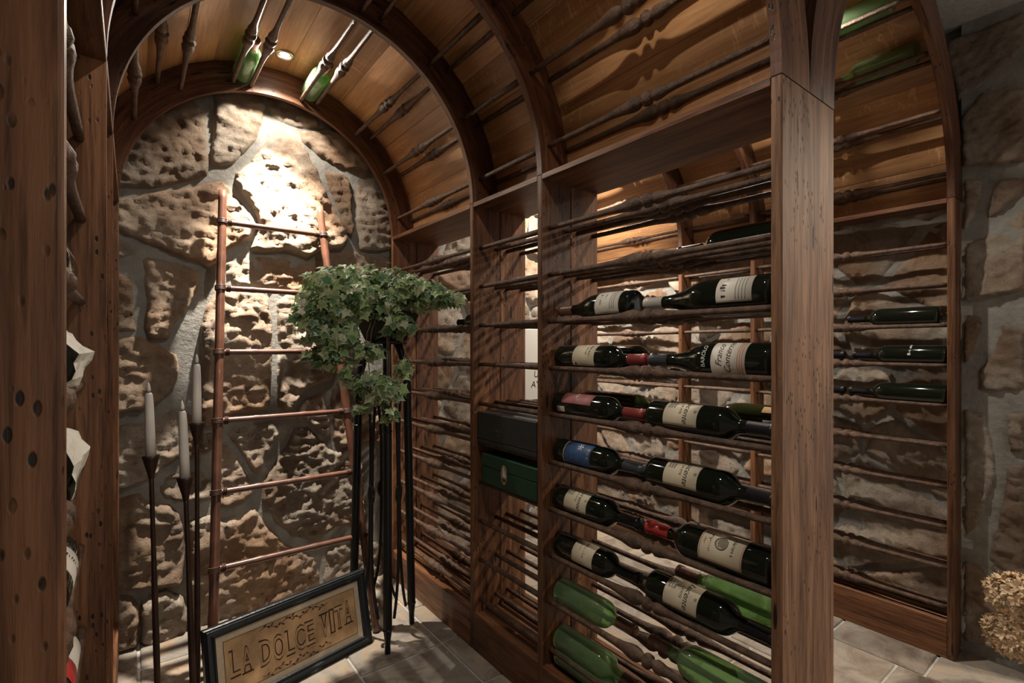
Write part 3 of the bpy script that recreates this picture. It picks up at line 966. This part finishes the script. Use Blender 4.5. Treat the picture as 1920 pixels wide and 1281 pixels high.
# right-hand rack
XQ = 2.353
bottle('black bottle alone in the third row of the right-hand rack', XQ, .497, 1, zr(3) + .002, 'bordeaux', .295, .0375, group='black bottles in the right-hand rack')
bottle('black bottle with white lettering in the fourth row of the right-hand rack', XQ, .475, 1, zr(4) + .002, 'bordeaux', .298, .0375, group='black bottles in the right-hand rack',
       texts=((9, .016, .105, 62, 'ink_white', 0),))
bottle('black bottle of which only the neck shows, fourth row of the right-hand rack', XQ, 1.105, -1, zr(4) + .002, 'bordeaux', .300, .0375, group='black bottles in the right-hand rack')
bottle('black bottle in the fifth row of the right-hand rack, beside its end panel', XQ, .475, 1, zr(5) + .002, 'bordeaux', .312, .0375, group='black bottles in the right-hand rack')
bottle('black bottle of which only the neck shows, fifth row of the right-hand rack', XQ, 1.105, -1, zr(5) + .002, 'bordeaux', .300, .0375, group='black bottles in the right-hand rack')
# left-hand rack
XP = -0.1035
bottle('dark bottle with pale label peeping out of the left-hand rack, third row', XP, .850, 1, zr(3), 'burgundy', .295, .040, lab=(.04, .12, 100, 60, 'white_paper'), group='bottles in the left-hand rack')
bottle('dark bottle with white label in the left-hand rack, below the wrapped ones', XP, .850, 1, zr(6), 'bordeaux', .298, .040, lab=(.05, .13, 120, 75, 'white_paper'),
       texts=((6, .016, .10, 160, 'ink', .3),), group='bottles in the left-hand rack')
bottle('dark bottle with white and red label in the left-hand rack, at the bottom edge', XP, .850, 1, zr(7), 'bordeaux', .298, .040, lab=(.10, .17, 130, 75, 'white_paper'),
       bands=((.05, .098, 130, 75, 'cap_wax'),), group='bottles in the left-hand rack')
def wrapped(label, z, seed):
    t = bottle(label, XP, .850, 1, z, 'bordeaux', .298, .038, group='paper-wrapped bottles in the left-hand rack')
    v, f = [], []
    n, m = 26, 18
    for i in range(m):
        s = .012 + i / (m - 1) * .27
        base = .0455 if s < .19 else .0455 - (s - .19) * .26
        for k in range(n):
            a = 2 * math.pi * k / n
            q = noise.noise(Vector((math.cos(a) * 2.4, math.sin(a) * 2.4, s * 16 + seed)))
            q2 = abs(noise.noise(Vector((math.cos(a) * 6, math.sin(a) * 6, s * 9 + seed * 2))))
            rr = base + .010 * q + .010 * q2
            dz = min(0.006, 0)
            v.append((rr * math.cos(a), s + .01 * noise.noise(Vector((a, seed, i))), rr * math.sin(a) * .98 + .006))
    for i in range(m - 1):
        for k in range(n):
            a, b = i * n + k, i * n + (k + 1) % n
            f.append((a, b, b + n, a + n))
    pydata('tissue_wrapping', v, f, M['tissue'], t, False, fix=True)
    return t
wrapped('bottle wrapped in white tissue in the left-hand rack, upper of two', zr(4) + .006, 3)
wrapped('bottle wrapped in crumpled tissue in the left-hand rack, lower of two', zr(5) + .006, 9)
# bottles cradled in the vaults
def vault_bottle(label, cx, r, pair, sg, y0, d, q=1.0):
    d0, d1, dz = PAIRS[pair]
    q = r / .518
    bottle(label, cx + sg * (d0 + d1) / 2 * q, y0, d, ZS + dz * (q if dz < .5 else 1) + .0345, 'bordeaux', .285, .0375, 'green_glass', 'cap_brown', .82, group='green bottles in the vault')
vault_bottle('green bottle in the crown of the left vault, left of the lit spotlight', CA, RA, 0, -1, 2.252, -1)
vault_bottle('green bottle in the crown of the left vault, right of the lit spotlight', CA, RA, 0, 1, 2.252, -1)
vault_bottle('green bottle high in the right vault, the lower of two', CB, RB, 1, 1, .515, 1)
vault_bottle('green bottle at the top edge in the right vault, the upper of two', CB, RB, 0, 1, .52, 1)

# ------------------------------------------------------------------ gift boxes in the middle rack
def gift_box(label, x0, x1, y0, y1, z0, z1, mat, split):
    t = empty('gift_box', ((x0 + x1) / 2, (y0 + y1) / 2, z0), label, 'box', 'gift boxes in the rack')
    ox, oy, oz = t.location
    zs = z0 + (z1 - z0) * split
    box('box_base', x0 - ox, x1 - ox, y0 - oy, y1 - oy, 0, zs - oz - .0006, M[mat], t, .002)
    box('box_lid', x0 - ox - .001, x1 - ox + .001, y0 - oy - .001, y1 - oy + .001, zs - oz + .0006, z1 - oz, M[mat], t, .002)
    return t
g1 = gift_box('flat black gift box above the green one in the middle rack', 1.012, 1.240, 1.200, 1.535, .7625, .876, 'black_card', .15)
V, F = worn_marks(4, .016, 5)
V2, F2 = worn_marks(7, .006, 6)
V, F = merge([(V, F), ([(p[0], p[1] - .014, 0) for p in V2], F2)])
pydata('lettering', [(1.0105 - 1.126, 1.40 - p[0] - 1.3675, .058 + p[1]) for p in V], F, M['ink_grey'], g1)
g2 = gift_box('dark green gift box with a gold crest in the middle rack', 1.014, 1.240, 1.200, 1.510, .6225, .728, 'green_card', .58)
v, f = [], []
for i in range(24):
    a = 2 * math.pi * i / 24
    v.append((1.0125 - 1.127, 1.372 - .017 * math.cos(a) - 1.355, .052 + .034 * math.sin(a)))
f = [tuple(range(24))]
crest = pydata('crest', v, f, M['gold'], g2)
pydata('crest_sail', [(1.0120 - 1.127, 1.372 + .004 - 1.355, .082), (1.0120 - 1.127, 1.372 - .013 - 1.355, .044), (1.0120 - 1.127, 1.372 + .007 - 1.355, .046)], [(0, 1, 2)], M['ink_white'], crest)
pydata('crest_hull', [(1.0121 - 1.127, 1.372 + .011 - 1.355, .040), (1.0121 - 1.127, 1.372 - .012 - 1.355, .038), (1.0121 - 1.127, 1.372 - .006 - 1.355, .028), (1.0121 - 1.127, 1.372 + .006 - 1.355, .028)], [(0, 1, 2, 3)], M['ink_brown'], crest)

# ------------------------------------------------------------------ bamboo ladder
lad = empty('bamboo_ladder', (.48, 1.86, 0), 'brown bamboo ladder leaning on the stone wall behind the ivy', 'ladder')
LO = Vector((.48, 1.86, 0))
def ladp(u, z):                   # u -1..1 left/right rail
    t = z / 1.711
    xl, xr = .205 + (.284 - .205) * t, .760 + (.655 - .760) * t
    x = (xl + xr) / 2 + u * (xr - xl) / 2
    return Vector((x, 1.862 + .378 * t + .006, z)) - LO
for u in (-1, 1):
    pts, rad = [], []
    n = 58
    for i in range(n + 1):
        z = .004 + i / n * 1.722
        pts.append(ladp(u, z))
        k = (z * 6.4 + .3 * u) % 1.0
        rad.append(.0152 + (.0018 if k < .07 else 0))
    rl = tube('rail', pts, rad, M['bamboo'], lad, 12)
RZ = [1.600, 1.336, 1.094, .848, .606, .360]
for z in RZ:
    a, b = ladp(-1, z), ladp(1, z)
    pts, rad = [], []
    for i in range(31):
        pts.append(a.lerp(b, i / 30)); rad.append(.0108 + (.0016 if i in (8, 19) else 0))
    tube('rung', pts, rad, M['bamboo'], lad, 10)
    for u in (-1, 1):
        parts = []
        c = ladp(u, z)
        up = (ladp(u, z + .05) - c).normalized()
        side = ((b - a).normalized()) * (-u)
        for k in range(4):
            cc = c + up * ((k - 1.5) * .0048)
            loop = [cc + (side * math.cos(q) + side.cross(up) * math.sin(q)) * .0175 for q in [2 * math.pi * j / 14 for j in range(15)]]
            parts.append(tube_vf(loop, .0024, 5))
        for k in range(3):
            cc = c + side * (.022 + k * .0048)
            loop = [cc + (up * math.cos(q) + side.cross(up) * math.sin(q)) * .0128 for q in [2 * math.pi * j / 12 for j in range(13)]]
            parts.append(tube_vf(loop, .0022, 5))
        V, F = merge(parts)
        pydata('lashing', V, F, M['wrap'], lad, True, fix=True)

# ------------------------------------------------------------------ candlesticks and candles
def candle_set(bx, by, tx, ty, h, which, chl):
    t = empty('candlestick', (bx, by, 0), which[0], 'candlestick', 'tall floor candlesticks')
    top = Vector((tx - bx, ty - by, h))
    ax = top.normalized()
    pts, rad = [], []
    for i in range(30):
        q = i / 29
        pts.append(top * q * (1 - .055 / h))
        rad.append(.0062 + .003 * math.sin(min(1, q * 1.4) * math.pi) * 0.8)
    tube('stem', pts, rad, M['brown_iron'], t, 10)
    cup = [top - ax * .062, top - ax * .050, top - ax * .03, top - ax * .008, top, top - ax * .001, top - ax * .012]
    tube('cup', cup, [.008, .0095, .0145, .0195, .0215, .019, .012], M['brown_iron'], t, 18)
    lathe('foot', [(0, .062), (.004, .062), (.008, .050), (.012, .016), (.022, .009)], M['brown_iron'], t, 24, 'z')
    c = empty('taper_candle', (tx, ty, h - .006), which[1], 'candle', 'white taper candles')
    lean = Vector((ax.x, ax.y, ax.z))
    b = Vector((0, 0, 0))
    L = chl
    tube('wax', [b, lean * (L * .3), lean * (L * .7), lean * (L - .035), lean * (L - .029)], [.0128, .0122, .0108, .0092, .006], M['wax'], c, 16)
    tube('collar', [lean * (L - .0295), lean * (L - .026)], [.0045, .0045], M['wick'], c, 12)
    tube('flame_tip', [lean * (L - .026), lean * (L - .019), lean * (L - .010), lean * L], [.0046, .0052, .0038, .0008], M['wax'], c, 12)
candle_set(.062, 1.745, .043, 1.753, .803, ('left candlestick of the three, holding the middle-height candle', 'white candle on the left-hand candlestick of the three'), .215)
candle_set(.142, 1.655, .119, 1.670, .747, ('shortest candlestick, between the other two', 'white candle on the shortest, middle candlestick'), .222)
candle_set(.158, 1.768, .156, 1.768, .885, ('tallest candlestick, nearest to the ladder', 'white candle on the tallest candlestick, leaning left'), .212)

# ------------------------------------------------------------------ framed sign
SW, SH = .556, .266
sg = empty('framed_sign', (.721, 1.814, .002), 'black framed sign reading LA DOLCE VITA leaning on the floor', 'sign')
dx = Vector((.9754, .2203, 0)); nb = Vector((-.2203, .9754, 0))
al = R(12.0)
upv = nb * math.sin(al) + Vector((0, 0, 1)) * math.cos(al)
fw = dx.cross(upv)                   # towards the viewer
if fw.y > 0: fw = -fw
def sp(u, w, e=0.0):                 # u from left edge, w from bottom edge
    return tuple(dx * (u - SW) + upv * w + fw * e)
def sboard(name, u0, u1, w0, w1, e0, e1, mat, parent):
    c = [(u0, w0), (u1, w0), (u1, w1), (u0, w1)]
    v = [sp(u, w, e) for e in (e0, e1) for u, w in c]
    return pydata(name, v, [(0, 1, 2, 3), (4, 5, 6, 7), (0, 1, 5, 4), (1, 2, 6, 5), (2, 3, 7, 6), (3, 0, 4, 7)], M[mat], parent, fix=True)
def moulding(name, a, b, inward, parent):
    # profile across the moulding: (distance inward, height towards viewer)
    pr = [(0, -.016), (0, .004), (.003, .008), (.006, .006), (.010, .0095), (.018, .0100), (.024, .006), (.026, .0075), (.031, .0065), (.034, .001), (.034, -.004)]
    v = []
    ln = math.hypot(b[0] - a[0], b[1] - a[1]); t = ((b[0] - a[0]) / ln, (b[1] - a[1]) / ln)
    for p, s in ((a, 1), (b, -1)):
        for q, e in pr:
            v.append(sp(p[0] + inward[0] * q + t[0] * q * s, p[1] + inward[1] * q + t[1] * q * s, e))
    n = len(pr)
    f = [(i, i + 1, n + i + 1, n + i) for i in range(n - 1)] + [(0, n, 2 * n - 1, n - 1)]
    return pydata(name, v, f, M['frame'], parent, fix=True)
moulding('frame_rail', (0, 0), (SW, 0), (0, 1), sg)
moulding('frame_rail', (SW, SH), (0, SH), (0, -1), sg)
moulding('frame_rail', (0, SH), (0, 0), (1, 0), sg)
moulding('frame_rail', (SW, 0), (SW, SH), (-1, 0), sg)
sboard('mat_board', .030, SW - .030, .030, SH - .030, -.012, -.0005, 'mat_board', sg)
pic = sboard('parchment_print', .053, SW - .053, .053, SH - .053, -.0005, .0004, 'parchment', sg)
ln = []
def line_vf(u0, u1, w0, w1, e=.0007):
    return ([sp(u0, w0, e), sp(u1, w0, e), sp(u1, w1, e), sp(u0, w1, e)], [(0, 1, 2, 3)])
for o_, th in ((.053, .0016),):
    ln += [line_vf(o_, SW - o_, o_, o_ + th), line_vf(o_, SW - o_, SH - o_ - th, SH - o_), line_vf(o_, o_ + th, o_, SH - o_), line_vf(SW - o_ - th, SW - o_, o_, SH - o_)]
V, F = merge(ln)
pydata('border_line', V, F, M['ink_brown'], pic)
# lettering: dark outline with paper-coloured heart, spread on a gentle arc
word = 'LA DOLCE VITA'
adv = {'L': .040, 'A': .048, ' ': .022, 'D': .050, 'O': .052, 'C': .046, 'E': .042, 'V': .047, 'I': .026, 'T': .042}
tot = sum(adv[c] for c in word)
span_u = SW - 2 * .066
kx = span_u / tot
u = .066
dark_parts, light_parts = [], []
for ch in word:
    a = adv[ch] * kx
    if ch != ' ':
        cx_ = u + a / 2
        wob = .133 - .010 * math.cos((cx_ - SW / 2) / (SW / 2) * 2.6) + .004
        for off, store, e in ((.0044, dark_parts, .0010), (.0002, light_parts, .0014)):
            V, F = text_mesh(ch, .104, 0, off)
            xs_ = [p[0] for p in V]; ys_ = [p[1] for p in V]
            mx, my = (max(xs_) + min(xs_)) / 2, (max(ys_) + min(ys_)) / 2
            kw = min(1.0, a * .92 / (max(xs_) - min(xs_) + 1e-6))
            store.append(([sp(cx_ + (p[0] - mx) * kw, wob + (p[1] - my), e) for p in V], F))
        # serifs
        for sy in (-1, 1):
            if ch in 'LADEITV':
                if ch == 'A' and sy > 0: continue
                if ch == 'V' and sy < 0: continue
                if ch == 'L' and sy > 0: cu0, cu1 = cx_ - a * .48, cx_ - a * .12
                elif ch in 'DE': cu0, cu1 = cx_ - a * .48, cx_ - a * .18
                elif ch == 'T' and sy > 0: continue
                else: cu0, cu1 = cx_ - a * .46, cx_ + a * .46
                if ch in 'T' and sy < 0: cu0, cu1 = cx_ - a * .22, cx_ + a * .22
                w_ = wob + sy * .038
                dark_parts.append(line_vf(cu0, cu1, w_ - .003, w_ + .003, .0009))
    u += a
V, F = merge(dark_parts); pydata('lettering', V, F, M['ink_brown'], pic)
V, F = merge(light_parts); pydata('lettering_heart', V, F, M['parchment'], pic)
# leafy scrolls above and below the words
def scroll(u0, u1, w, sgn):
    parts = []
    n = 60
    path = []
    for i in range(n + 1):
        q = i / n
        path.append(Vector(sp(u0 + (u1 - u0) * q, w + .006 * math.sin(q * 6 * math.pi) * sgn, .0011)))
    parts.append(tube_vf(path, .0008, 4))
    for i in range(3, n - 2, 3):
        q = i / n
        uu, ww = u0 + (u1 - u0) * q, w + .006 * math.sin(q * 6 * math.pi) * sgn
        s = 1 if i % 2 else -1
        lx, ly = .013 * (1 if i < n / 2 else -1), .007 * s
        parts.append(([sp(uu, ww, .0012), sp(uu + lx * .5, ww + ly * .2, .0012), sp(uu + lx, ww + ly, .0012), sp(uu + lx * .4, ww + ly * 1.0, .0012)], [(0, 1, 2, 3)]))
    return merge(parts)
for w_, s_ in ((SH - .066, 1), (.065, -1)):
    V, F = scroll(.16, SW - .16, w_, s_)
    pydata('leaf_scroll', V, F, M['ink_brown'], pic)

# ------------------------------------------------------------------ plant stand
stand = empty('plant_stand', (.784, 1.832, 0), 'tall black iron plant stand carrying the ivy', 'plant stand')
SO = Vector((.784, 1.832, 0))
feet = [Vector((.738, 1.71, 0)), Vector((.895, 1.836, 0)), Vector((.697, 1.955, 0))]
TOPZ = 1.13
for i, ft in enumerate(feet):
    rel = ft - SO
    pts, rad = [], []
    for q in range(29):
        z = .004 + q / 28 * (TOPZ - .004)
        k = 1.0 - .22 * (z / TOPZ)
        if z > .97: k *= 1 - ((z - .97) / .16) ** 2 * .45
        pts.append(Vector((rel.x * k, rel.y * k, z)))
        rad.append(.0105 if z < .075 else .0160)
    tube('leg', pts, rad, M['black_iron'], stand, 12)
    # collars on the leg
    for zc in (.95, .80, .082):
        k = 1.0 - .22 * (zc / TOPZ)
        lathe('collar', [(0, .0165), (.004, .0182), (.008, .0165)], M['black_iron'], stand, 14, 'z', (rel.x * k, rel.y * k, zc))
for i in range(3):
    a, b = feet[i] - SO, feet[(i + 1) % 3] - SO
    # bow of thin bars on each side, tied by an oval ring
    for sgn in (-1, 1):
        pts = []
        for q in range(25):
            z = .10 + q / 24 * .86
            k = 1.0 - .22 * (z / TOPZ)
            zz = abs(z - .55) / .43
            off = .08 + .32 * max(0, zz - .55) / .45
            off = .06 + .36 * zz ** 4
            m = (a + b) / 2 * k
            e = (b - a) / 2 * k
            pts.append(Vector((m.x + e.x * off * sgn, m.y + e.y * off * sgn, z)))
        tube('scroll_bar', pts, .0058, M['black_iron'], stand, 7)
    k = 1.0 - .22 * (.55 / TOPZ)
    m = (a + b) / 2 * k; e = (b - a).normalized()
    loop = [Vector((m.x + e.x * .0165 * math.cos(q), m.y + e.y * .0165 * math.cos(q), .55 + .034 * math.sin(q))) for q in [2 * math.pi * j / 20 for j in range(21)]]
    tube('ring', loop, .0052, M['black_iron'], stand, 7)
lathe('top_plate', [(0, .075), (.004, .082), (.012, .082), (.014, .070)], M['black_iron'], stand, 28, 'z', (0, 0, TOPZ - .006))

# ------------------------------------------------------------------ ivy
ivy = empty('ivy_plant', (.784, 1.832, TOPZ + .008), 'trailing variegated ivy in a dark planter on the iron stand', 'plant')
IO = Vector(ivy.location)
bm = bmesh.new()
v, f = [], []
for z, w in ((0, .062), (.01, .066), (.10, .100), (.112, .106), (.112, .094), (.085, .088)):
    for k in range(4):
        a = R(45 + 90 * k + 22)
        v.append((w * math.cos(a) * 1.25, w * math.sin(a) * 1.25, z))
for i in range(5):
    for k in range(4):
        a, b = i * 4 + k, i * 4 + (k + 1) % 4
        f.append((a, b, b + 4, a + 4))
f += [(3, 2, 1, 0), (20, 21, 22, 23)]
pydata('planter', v, f, M['pot'], ivy, fix=True)
bm.free()

LEAF2 = [(0, 0), (.20, -.14), (.46, -.05), (.36, .16), (.62, .34), (.30, .48), (.16, .66), (0, 1.0), (-.16, .66), (-.30, .48), (-.62, .34), (-.36, .16), (-.46, -.05), (-.20, -.14)]
def leaf_vf(variant):
    rs = random.Random(variant)
    v = [(0, .30, .0)]; ed = [0.0]
    for i, (x, y) in enumerate(LEAF2):
        z = -.16 * abs(x) - .10 * max(0, y - .4) + rs.uniform(-.05, .05)
        v.append((x, y, z + .05)); ed.append(0.95 if i not in (0,) else 0.2)
    n = len(LEAF2)
    f = [(0, 1 + i, 1 + (i + 1) % n) for i in range(n)]
    return v, f, ed
def add_attr(me, name, vals):
    at = me.attributes.new(name, 'FLOAT', 'POINT')
    for i, x in enumerate(vals): at.data[i].value = x
LEAFM = []
for k in range(5):
    v, f, ed = leaf_vf(k)
    me = bpy.data.meshes.new('leaf')
    me.from_pydata(v, [], f); me.update()
    add_attr(me, 'leafedge', ed); add_attr(me, 'leafrand', [0.0] * len(v))
    me.materials.append(M['leaf'])
    LEAFM.append(me)

rs = random.Random(11)
leaf_list = []
def leaf_at(p, out, size):
    out = out.normalized() if out.length > 1e-4 else Vector((0, 0, 1))
    nrm = (out * 1.0 + Vector((-.35, -.45, .75)) * rs.uniform(.3, .9) + Vector((rs.uniform(-1, 1), rs.uniform(-1, 1), rs.uniform(-1, 1))) * .85).normalized()
    tip = (Vector((out.x, out.y, -.55)) + Vector((rs.uniform(-1, 1), rs.uniform(-1, 1), rs.uniform(-1, 1))) * .7)
    yv = (tip - nrm * tip.dot(nrm)).normalized()
    xv = yv.cross(nrm)
    mat = Matrix(((xv.x * size, yv.x * size, nrm.x * size, p.x), (xv.y * size, yv.y * size, nrm.y * size, p.y), (xv.z * size, yv.z * size, nrm.z * size, p.z), (0, 0, 0, 1)))
    leaf_list.append((mat, p))
def blob(c, rad, n, s0=.024, s1=.042, shell=.5):
    c = Vector(c); n = int(n * 2.0)
    for _ in range(n):
        d = Vector((rs.gauss(0, 1), rs.gauss(0, 1), rs.gauss(0, 1))).normalized()
        q = rs.uniform(shell, 1.0)
        p = c + Vector((d.x * rad[0], d.y * rad[1], d.z * rad[2])) * q
        if p.x > .985 and p.y > 1.65: p.x = .985 - rs.uniform(0, .05)
        leaf_at(p, d, rs.uniform(s0, s1))
blob((.66, 1.80, 1.315), (.215, .15, .105), 330)
blob((.55, 1.80, 1.245), (.115, .12, .085), 130)
blob((.80, 1.80, 1.325), (.14, .14, .090), 150)
blob((.885, 1.70, 1.310), (.085, .10, .060), 90)
blob((.945, 1.62, 1.295), (.050, .06, .030), 34, .024, .036)
blob((.57, 1.76, 1.155), (.080, .08, .060), 46)
blob((.515, 1.79, 1.215), (.085, .10, .10), 60)
blob((.545, 1.76, 1.13), (.07, .07, .06), 30)
blob((.52, 1.76, 1.085), (.050, .05, .045), 16, .034, .052)
blob((.79, 1.75, 1.20), (.085, .08, .045), 40)
blob((.665, 1.70, 1.100), (.055, .05, .035), 22)
blob((.665, 1.70, .990), (.075, .05, .045), 40)
blob((.725, 1.70, .955), (.075, .05, .050), 46)
blob((.795, 1.70, 1.045), (.030, .03, .040), 12)
blob((.745, 1.70, .865), (.035, .03, .035), 10)
blob((.64, 1.72, .905), (.030, .03, .020), 7)
blob((.60, 1.73, 1.02), (.025, .03, .05), 10)
# stems
parts = []
for (tx, ty, tz) in ((.52, 1.76, 1.08), (.57, 1.75, 1.10), (.66, 1.70, .98), (.73, 1.70, .94), (.80, 1.70, 1.03), (.745, 1.70, .86), (.95, 1.61, 1.29), (.90, 1.66, 1.33), (.45, 1.80, 1.25), (.50, 1.85, 1.33), (.64, 1.72, .90), (.83, 1.72, 1.16)):
    e = Vector((tx, ty, tz)) - IO
    s = Vector((e.x * .25, e.y * .25, .10))
    mid = Vector((e.x * .85, e.y * .85, max(.12, e.z * .4)))
    path = [(s * (1 - q) ** 2 + mid * 2 * q * (1 - q) + e * q * q) + Vector((rs.uniform(-1, 1), rs.uniform(-1, 1), 0)) * .004 for q in [j / 14 for j in range(15)]]
    parts.append(tube_vf(path, .0016, 5))
V, F = merge(parts)
pydata('stems', V, F, M['stem'], ivy, True, fix=True)
leaf_list.sort(key=lambda m: (m[1] - Vector((0, 0, 1.11))).length - (m[1].z - 1.1) * .15)
rest = []
for i, (mt, p) in enumerate(leaf_list):
    if i < 300:
        o = bpy.data.objects.new('leaf', LEAFM[i % 5])
        COL.objects.link(o)
        o.parent = ivy
        o.matrix_local = Matrix.Translation(-IO) @ mt
    else:
        rest.append(mt)
V, F, ED, RN = [], [], [], []
for i, mt in enumerate(rest):
    v, f, ed = leaf_vf(i % 5)
    o_ = len(V)
    V += [tuple((mt @ Vector(p)) - IO) for p in v]
    F += [tuple(q + o_ for q in t) for t in f]
    ED += ed; RN += [rs.random()] * len(v)
me = bpy.data.meshes.new('foliage')
me.from_pydata(V, [], F); me.update()
add_attr(me, 'leafedge', ED); add_attr(me, 'leafrand', RN)
link('foliage', me, M['leaf'], ivy, False, 'stuff')

# ------------------------------------------------------------------ dried hydrangeas by the right wall
hyd = empty('dried_hydrangea', (2.335, .120, 0), 'bunch of dried cream hydrangea heads by the right wall', 'dried flowers')
HO = Vector(hyd.location)
lathe('urn', [(0, .040), (.006, .044), (.05, .050), (.12, .055), (.18, .046), (.205, .040), (.212, .046)], M['urn'], hyd, 28, 'z')
def bloom(c, rad, n, seed):
    rs2 = random.Random(seed)
    V, F = [], []
    c = Vector(c) - HO
    for _ in range(n):
        d = Vector((rs2.gauss(0, 1), rs2.gauss(0, 1), rs2.gauss(0, 1))).normalized()
        if d.z < -.75: continue
        p = c + Vector((d.x * rad, d.y * rad, d.z * rad * .82)) * rs2.uniform(.86, 1.04)
        t1 = d.orthogonal().normalized(); t2 = d.cross(t1)
        a0 = rs2.uniform(0, 6.28); s = rs2.uniform(.014, .020)
        for k in range(4):
            a = a0 + k * math.pi / 2 + rs2.uniform(-.2, .2)
            u_ = t1 * math.cos(a) + t2 * math.sin(a); w_ = d.cross(u_)
            o_ = len(V)
            V += [tuple(p), tuple(p + u_ * s * .5 + w_ * s * .36 + d * s * .35), tuple(p + u_ * s * 1.0 + d * s * rs2.uniform(.2, 1.0)), tuple(p + u_ * s * .5 - w_ * s * .36 + d * s * .35)]
            F.append((o_, o_ + 1, o_ + 2, o_ + 3))
    o = pydata('flower_head', V, F, M['flower'], hyd, False, 'stuff')
    tube('stalk', [c, Vector((c.x * .5, c.y * .5, c.z * .6 + .06)), Vector((0, 0, .19))], .0025, M['stalk'], hyd, 6)
bloom((2.172, .272, .345), .070, 260, 1)
bloom((2.178, .268, .218), .078, 330, 2)
bloom((2.27, .18, .36), .070, 220, 3)

# ------------------------------------------------------------------ notice on the far wall of the right vault
nt_ = empty('wall_notice', (1.83, YW - .05, .80), 'white notice board on the far stone wall, seen through the middle rack', 'sign')
box('board', -.17, .13, -.022, -.012, 0, .42, M['sign_white'], nt_, .002)
V1, F1 = text_mesh('U', .055, .15)
V2, F2 = text_mesh('AY', .055, .15)
pydata('lettering', [(p[0] + .085, -.0226, p[1] + .150) for p in V1], F1, M['ink'], nt_)
pydata('lettering', [(p[0] + .080, -.0226, p[1] + .090) for p in V2], F2, M['ink'], nt_)
